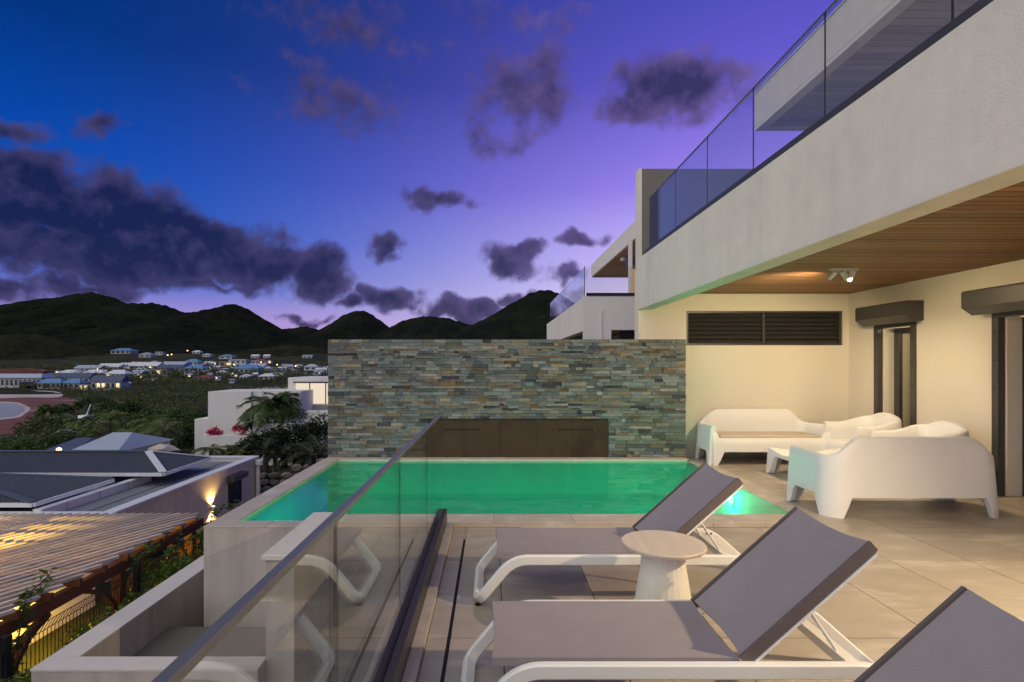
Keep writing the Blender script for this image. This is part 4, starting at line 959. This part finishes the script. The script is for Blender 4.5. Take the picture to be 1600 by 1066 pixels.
MB().lathe([(.05, -3.939), (.05, -3.93)], NX + .10, 21.2, 12).build('lens', M['warm_lamp'], wl); MB().lathe([(.05, -4.13), (.05, -4.121)], NX + .10, 21.2, 12).build('lens', M['warm_lamp'], wl)
for dz, s in ((.04, 1), (-.04, -1)): lamp('wall_light_beam', (NX + .10, 21.2, -4.03 + dz + s * .1), 130, (1, .66, .25), .03, 125, (NX + .06, 21.2, -4.03 + s * 3), .8)
# pergola
pg = thing('pergola', 'brown timber pergola roofed with diagonal slats beside the lower house', 'pergola', (-9, 11, -5.4))
PX, PY0, PY1, PT = -7.24, 6.6, 13.5, -2.20
bx('beam', M['perg_wood'], pg, PX - .06, PX + .06, PY0, PY1 + .2, PT - .30, PT - .09); bx('beam', M['perg_wood'], pg, -13.06, -12.94, PY0, PY1 + .2, PT - .30, PT - .09)
posts = (8.1, 10.68, 13.2)
for yy in posts:
    bx('post', M['perg_wood'], pg, PX - .09, PX + .09, yy - .09, yy + .09, -5.6, PT - .301)
    for s in (-1, 1):
        pts = [(PX, yy + s * .09, PT - 1.15), (PX, yy + s * .22, PT - .80), (PX, yy + s * .48, PT - .50), (PX, yy + s * .85, PT - .33)]
        mb = MB()
        for a, b in zip(pts, pts[1:]): mb.bar(a, b, .08, .13, (1, 0, 0))
        mb.build('brace', M['perg_wood'], pg)
y = 7.0
while y < PY1 + .1: bx('rafter', M['perg_wood'], pg, -13.6, PX + .16, y - .035, y + .035, PT - .089, PT + .04); y += .62
ang = R(26); dv = Vector((math.sin(ang), math.cos(ang), 0)); nv_ = Vector((math.cos(ang), -math.sin(ang), 0))
def clip(c):     # slat line clipped to the roof rectangle
    t0, t1 = -50, 50
    for p0, dd, lo, hi in ((c.x, dv.x, -13.6, PX + .12), (c.y, dv.y, 6.7, PY1)):
        a, b = (lo - p0) / dd, (hi - p0) / dd; t0 = max(t0, min(a, b)); t1 = min(t1, max(a, b))
    return (c + dv * t0, c + dv * t1) if t1 - t0 > .15 else None
k = -60
while k < 61:
    q = clip(Vector((-10.2, 10.1, PT + .062)) + nv_ * (k * .20))
    if q: MB().bar(q[0], q[1], .066, .05).build('slat', M['slat'], pg)
    k += 1
pw2 = thing('patio_wall', 'patio wall under the pergola glowing yellow from a hidden lamp', 'wall', (-9.8, 10, -5.5)); bx('wall_face', M['stucco_far'], pw2, -10.3, -10.1, 4.5, 14.0, -6, PT - .35); bx('wall_return', M['stucco_far'], pw2, -16, -10.301, 14.0, 14.2, -6, PT - .35)
bx('patio_floor', M['paving'], None, -20, -6.9, 3, 15.4, -5.7, -5.4)['kind'] = 'structure'
tl = thing('patio_lamp', 'lit round wall lamp under the pergola roof', 'wall light', (-9.95, 10.6, -3.2)); MB().lathe([(.02, -3.3), (.10, -3.26), (.13, -3.18), (.10, -3.1), (.02, -3.06)], -9.96, 10.6, 12).build('globe', M['warm_lamp'], tl, smooth=True)
lamp('patio_light', (-9.45, 10.9, -3.3), 420, (1, .60, .08), .12); lamp('patio_light', (-11.8, 11.5, -3.0), 240, (1, .66, .2), .12)
# mesh fence along the path
fp = [(y_, -6.94) for y_ in (7.8, 10.75, 13.7)]
FT = -2.43; FB = -4.15
for i, (a, b) in enumerate(((7.9, 10.72), (10.78, 13.6), (5.0, 7.8))):
    t = thing('mesh_fence_panel', ['black wire mesh fence panel in front of the yellow patio wall', 'black wire mesh fence panel beyond the middle fence post', 'black wire mesh fence panel at the lower left picture edge'][i], 'fence', (-6.94, (a + b) / 2, FB), 'wire fence panels beside the pergola')
    mb = MB(); n = int((b - a) / .075)
    for k in range(n + 1):
        y_ = a + (b - a) * k / n; mb.bar((-6.94, y_, FB), (-6.94, y_, FT - .16), .008, .008, (1, 0, 0)); mb.bar((-6.94, y_, FT - .16), (-6.86, y_ + .03, FT), .008, .008, (1, 0, 0))
    mb.build('wires', M['fence'], t, kind='stuff')
    mb = MB()
    for z_, xo in ((FT, .08), (FT - .16, 0), (FT - .85, 0), (FB + .1, 0)): mb.bar((-6.94 + xo, a, z_), (-6.94 + xo, b, z_), .01, .01)
    mb.build('rails', M['fence'], t)
for i, y_ in enumerate((7.86, 10.75, 13.66)):
    o = MB().box(-6.99, -6.89, y_ - .05, y_ + .05, FB - .3, FT + .08).build('fence_post', M['fence'], None, bevel=.006); tag(o, ['black square fence post at the lower left picture edge', 'black square fence post beside the brown pergola post', 'black fence post at the far end beneath the wall light'][i], 'fence post')
# plants along the fence
bx('planting_bed', M['ground'], None, -6.85, -3.2, 4, 16, -5.5, -4.1)['kind'] = 'structure'
labs = ['bright green shrub against the fence, lowest in view', 'bright green shrub along the fence before the brown post', 'low leafy shrub beside the brown pergola post', 'green shrub behind the middle fence post', 'feathery green shrub at the far end of the planter wall', 'dark green shrub close to the planter corner']
for i, (x, y, h, rd) in enumerate([(-6.4, 7.6, 1.25, .5), (-6.4, 9.2, 1.35, .55), (-6.5, 10.3, 1.3, .4), (-6.5, 11.5, 1.5, .5), (-6.3, 13.0, 1.7, .7), (-6.2, 8.4, 1.0, .5)]):
    tree('shrub', labs[i], (x, y, -4.1), h, rd, M['leaf_b'] if i != 5 else M['leaf'], 60 + i, n=60, per=22, leaf=.055, cat='shrub', trunk=False, group='shrubs along the fence', thin=.4)
def vine(label, loc, pts, seed):
    t = thing('climbing_vine', label, 'vine', loc, 'vines on the pergola'); MB().tube(pts, .012, 5).build('stem', M['bark'], t)
    r_ = np.random.default_rng(seed); c = []
    for a, b in zip(pts, pts[1:]):
        for s in np.linspace(0, 1, 14): c.append(np.array(a) * (1 - s) + np.array(b) * s + r_.normal(size=3) * .06)
    soup('foliage', leaves(c, .06, .10, 5, seed), 4, M['leaf_b'], t)
vine('leafy vine climbing the pergola corner at the left picture edge', (-7.1, 8.1, -5), [(-7.1, 8.0, -5.4), (-7.1, 8.0, -3.2), (-7.05, 8.2, -2.5), (-7.2, 8.5, -2.05), (-7.4, 9.2, -2.0)], 1)
vine('short vine hanging on the brown beam in the middle of the pergola', (-7.1, 10.8, -5), [(-7.08, 10.8, -5.4), (-7.08, 10.8, -3), (-7.0, 10.9, -2.35), (-7.0, 11.3, -2.15)], 2)
vine('vine at the far pergola corner under the wall light', (-7.1, 13.3, -5), [(-7.0, 13.3, -5.4), (-7.0, 13.3, -2.6), (-6.8, 13.6, -2.05), (-6.4, 14.2, -2.1)], 3)
vine('vine trailing along the top of the wire fence', (-6.9, 11, -4.1), [(-6.85, 10.95, -4.1), (-6.85, 11, -2.5), (-6.85, 12.0, -2.4), (-6.85, 13.2, -2.45)], 4)
# ------------------------------------------------------------------ rubble retaining wall, hedge, palms
rbw = thing('rubble_wall', 'dark rubble stone retaining wall between the pool and the lower house', 'wall', (-8, 27, -5))
a0, a1 = P(398, 742, 27.5), P(512, 712, 27.5)
MB().prism([(a0.x - 1.5, 27.5, -8), (a1.x + 1, 27.5, -8), (a1.x + 1, 27.5, a1.z - .1), (a0.x - 1.5, 27.5, a0.z - .5)], (0, .6, 0)).build('core', M['core'], rbw)
rr = random.Random(4); x = a0.x - 1.4
rowsz = -6.6
while rowsz < a1.z:
    x = a0.x - 1.4; hh = rr.uniform(.28, .42)
    while x < a1.x + .9:
        wd = rr.uniform(.3, .7); topz = a0.z + (a1.z - a0.z) * (x - a0.x) / (a1.x - a0.x)
        if rowsz + hh * .6 < topz:
            cx, cz = x + wd / 2, rowsz + hh / 2; vs = []; 
            for k in range(7): an = 2 * math.pi * k / 7 + rr.uniform(-.2, .2); vs.append((cx + math.cos(an) * wd * .52, 27.47, cz + math.sin(an) * hh * .54))
            f = [(cx + (a - cx) * .7, 27.38 - rr.random() * .06, cz + (c - cz) * .7) for a, b, c in vs]
            MB().add(vs + f, [tuple(range(7, 14))] + [(k, (k + 1) % 7, 7 + (k + 1) % 7, 7 + k) for k in range(7)]).build('stone', M['rubble'], rbw)
        x += wd
    rowsz += hh
for i, (a, b, hp, wp_) in enumerate([(415, 715, 58, 24), (445, 712, 52, 24), (475, 710, 54, 24), (500, 708, 62, 22), (430, 722, 46, 22), (460, 720, 48, 24), (490, 718, 58, 22)]):
    D = 30 if i < 4 else 28.6; k = D / 860; q = P(a, b + 8, D)
    palm('hedge_palm', ['dark bushy palm at the left end of the hedge, back row', 'dark hedge palm, second from the left in the back row', 'dark hedge palm, third from the left in the back row', 'dark hedge palm touching the stone wall edge, back row', 'dark hedge palm at the left of the front row', 'dark hedge palm in the middle of the front row', 'dark hedge palm at the right of the front row, by the stone wall'][i], (q.x, D, q.z), .5, hp * k * .95, 17, 80 + i, 'hedge', group='dark palms of the hedge', leaflets=20, droop=.55, wid=.3)
for i, (a, b, hp) in enumerate([(330, 712, 44), (372, 716, 40), (352, 722, 30), (385, 724, 34)]):
    D = 32; k = D / 860; q = P(a, b, D); palm('hedge_palm', ['olive palm left of the white planter wall', 'olive palm below the pink flowers', 'low olive palm behind the flat roof', 'low olive palm at the roof corner'][i], (q.x, D, q.z), .4, hp * k, 14, 95 + i, 'palm_olive', leaflets=18, droop=.6)
# ------------------------------------------------------------------ white villa with the lit window
D = 40; wv = thing('white_villa', 'stepped white villa with a large lit window beyond the hedge', 'house', (-15, 42, -5))
def face(x0, x1, y0, y1, D, dp, name='wall', mat=None, par=None):
    a, b = P(x0, y1, D), P(x1, y0, D); return bx(name, mat or M['stucco_far'], par or wv, a.x, b.x, D, D + dp, a.z, b.z)
face(325, 392, 612, 720, 40, 4); face(304, 324.8, 655, 720, 40, 2.5); face(392.1, 470, 611.5, 720, 40.3, 4)
face(450, 520, 590, 597, 43, 5, 'lintel'); face(450, 460.9, 597.1, 640, 43, 5, 'pier'); face(461, 520, 632, 720, 43, 5)
face(458, 520, 596.5, 598.5, 42.93, .06, 'frame', M['dark_alu'])
for a, b in ((462, 483), (484.5, 508), (509.5, 520)): face(a, b, 599, 631, 43.1, .05, 'window_pane', M['warm_pane'])
for a in (483, 508): face(a, a + 1.5, 598.6, 631, 43.05, .08, 'mullion', M['dark_alu'])
face(483, 520, 633, 641, 42.95, .04, 'stone_band', M['render_grey'])
pn = thing('terrace_planter', 'long white planter wall in two steps holding pink flowers', 'planter', (-14, 37, -5))
for x0, x1, y0 in ((395, 472, 662), (313, 394.8, 681), (476, 520, 643)): face(x0, x1, y0, 730, 37 if x0 < 470 else 38, 1.0, 'planter_wall', M['stucco_far'], pn)
q = P(418, 668, 38.3); palm('coconut_palm', 'large palm with arching fronds in front of the stepped white villa', (q.x, 38.3, q.z - 1), 2.7, 2.9, 26, 5, 'palm_dark', droop=.8, leaflets=34)
q = P(440, 668, 38.8); palm('coconut_palm', 'second palm behind, nearer the lit window', (q.x, 38.8, q.z - 1), 3.0, 2.3, 18, 6, 'palm_dark', droop=.75)
for i, (a, b, rp, mt) in enumerate([(336, 680, 11, 'magenta'), (374, 674, 11, 'magenta'), (392, 668, 9, 'leaf'), (448, 652, 16, 'leaf'), (432, 656, 14, 'leaf_b'), (462, 650, 16, 'leaf')]):
    Dv = 37.6; k = Dv / 860; q = P(a, b, Dv)
    tree('flowering_bush', ['pink bougainvillea bush at the left of the planter', 'pink bougainvillea bush beneath the large palm', 'green bush right of the pink flowers', 'green bush under the second palm', 'pale green bush between the two palms', 'green bush below the lit window'][i], (q.x, Dv, q.z - rp * k), rp * 1.9 * k, rp * 1.05 * k, M[mt], 130 + i, n=44, per=20, leaf=.07, cat='bush', trunk=False)
for i, (a, b, rp) in enumerate([(378, 704, 20), (404, 694, 22), (432, 686, 24), (460, 680, 26), (486, 676, 26), (505, 668, 22)]):
    Dv = 33; k = Dv / 860; q = P(a, b + 30, Dv)
    tree('hedge_bush', ['dark hedge bush at the left end, below the pink flowers', 'dark hedge bush, second from the left before the planter', 'dark hedge bush below the large palm', 'dark hedge bush, third from the stone wall', 'dark hedge bush, second from the stone wall', 'dark tall hedge bush touching the stone wall edge'][i], (q.x, Dv, q.z), (rp + 23) * k, rp * 1.15 * k, M['hedge'], 170 + i, n=70, per=24, leaf=.10, cat='bush', trunk=False, group='dark bushes of the hedge', thin=.38, squash=1.1)
# ------------------------------------------------------------------ palms and small things on the plain
for i, (a, yt, yb, D, L) in enumerate([(122, 655, 700, 62, 2.6), (152, 660, 705, 60, 2.2), (172, 648, 690, 66, 2.8), (212, 680, 725, 44, 3.3), (236, 660, 705, 52, 3.4), (255, 668, 712, 48, 2.8), (142, 672, 708, 56, 2.2)]):
    q0, q1 = P(a, yt, D), P(a, yb, D)
    palm('palm_tree', ['bushy palm left of the mast on the shore side', 'small golden-trunked palm in the palm group', 'tall palm with drooping crown left of the garden lamp', 'big palm crown right of the grey gabled roof', 'large palm with long diagonal fronds', 'palm with yellowing fronds beside the leafy trees', 'short palm between the taller ones by the lamp'][i], (q1.x, D, q1.z), (q0 - q1).length * .95, L, 16, 40 + i, 'palm' if i not in (1, 5) else 'palm_olive', group='palms on the hillside', droop=.85, leaflets=18)
bt = thing('sailboat_wreck', 'small white boat with a leaning bare mast on the mud flat', 'boat', tuple(P(136, 652, 105)))
a, b = P(134, 652, 105), P(142, 632, 105); MB().tube([a, b], .12, 6).build('mast', M['white_metal'], bt)
a = P(136, 653, 105); MB().prism([(a.x - 1.0, 104, a.z), (a.x - 1.3, 104.4, a.z + .5), (a.x + .9, 104.4, a.z + .5), (a.x + .6, 104, a.z)], (0, 1.6, 0)).build('hull', M['white_metal'], bt)
def car(px, py, D, label, col):
    q = P(px, py, D); t = thing('parked_car', label, 'car', tuple(q)); L = 4.2
    pr = [(-2.1, .35), (-2.1, .85), (-1.5, .95), (-.9, 1.4), (.7, 1.42), (1.3, 1.0), (2.05, .85), (2.1, .35)]
    MB().prism([(q.x + a, q.y, q.z + b) for a, b in pr], (0, 1.7, 0)).build('body', pmat('car_paint', col, .3, .5), t, bevel=.05)
    MB().prism([(q.x - .85, q.y - .01, q.z + 1.0), (q.x - .6, q.y - .01, q.z + 1.32), (q.x + .6, q.y - .01, q.z + 1.34), (q.x + 1.0, q.y - .01, q.z + 1.02)], (0, 1.72, 0)).build('windows', M['vdark'], t)
    for a in (-1.3, 1.3): MB().tube([(q.x + a, q.y - .02, q.z + .33), (q.x + a, q.y + .2, q.z + .33)], .33, 14).build('wheel', M['slot'], t)
car(98, 682, ray_ground(98, 682), 'white car parked at the edge of the mud flat', (.6, .6, .62)); car(200, 654, ray_ground(200, 654), 'pale car half hidden by scrub', (.5, .52, .55)); car(283, 650, ray_ground(283, 650), 'grey car beside the dense trees near the white villa', (.35, .36, .38))
def gable_house(label, x0, x1, yr, ye, D, col, lampy=None):
    a, b = P(x0, ye, D), P(x1, ye, D); zr = P(0, yr, D).z; t = thing('garden_house', label, 'house', (a.x, D, a.z - 3))
    bx('wall', M['stucco_far'], t, a.x + .2, b.x - .2, D + .2, D + 6, a.z - 4, a.z)
    mb = MB(); ym = D + 3; i_ = (b.x - a.x) * .3
    mb.add([(a.x, D, a.z), (b.x, D, a.z), (b.x, D + 6.2, a.z), (a.x, D + 6.2, a.z), (a.x + i_, ym, zr), (b.x - i_, ym, zr)], [(0, 1, 5, 4), (1, 2, 5), (2, 3, 4, 5), (3, 0, 4), (3, 2, 1, 0)]); mb.build('roof', col, t); return t
gable_house('grey hip-roofed house just behind the lower house', 100, 182, 685, 708, 34, M['roof_pale'])
gable_house('dark low roof beside the warm garden lamp', 52, 112, 693, 710, 38, M['roof_navy'])
for px_, py_, D_, pw_, lab in ((92, 703, 33, 30, 'bright warm garden lamp left of the grey hip roof'), (193, 683, 40, 30, 'bright warm garden lamp among the palms')):
    q = P(px_, py_, D_); t = thing('garden_lamp', lab, 'lamp', (q.x, q.y, q.z - 1.5)); MB().tube([(q.x, q.y, q.z - 2.5), (q.x, q.y, q.z - .1)], .04, 6).build('post', M['fence'], t)
    MB().lathe([(.02, q.z - .1), (.11, q.z - .06), (.14, q.z), (.11, q.z + .08), (.02, q.z + .12)], q.x, q.y, 12).build('globe', M['warm_lamp'], t, smooth=True); lamp('garden_light', (q.x, q.y - .3, q.z + .1), pw_, (1, .6, .25), .12)
q = P(255, 703, 36)
bl = thing('garden_boulder', 'pale boulder at the edge of the lower roof', 'boulder', tuple(q)); pts = blob_pts((0, 0, 0), (1, 1, 1), 40, 3, 1.0)
bm = bmesh.new(); [bm.verts.new((a * .9, b * .5, c * .35)) for a, b, c in pts]; bmesh.ops.convex_hull(bm, input=bm.verts); me = bpy.data.meshes.new('boulder'); bm.to_mesh(me); bm.free(); link_mesh('rock', me, M['sand'], bl)
bpy.context.view_layer.update()
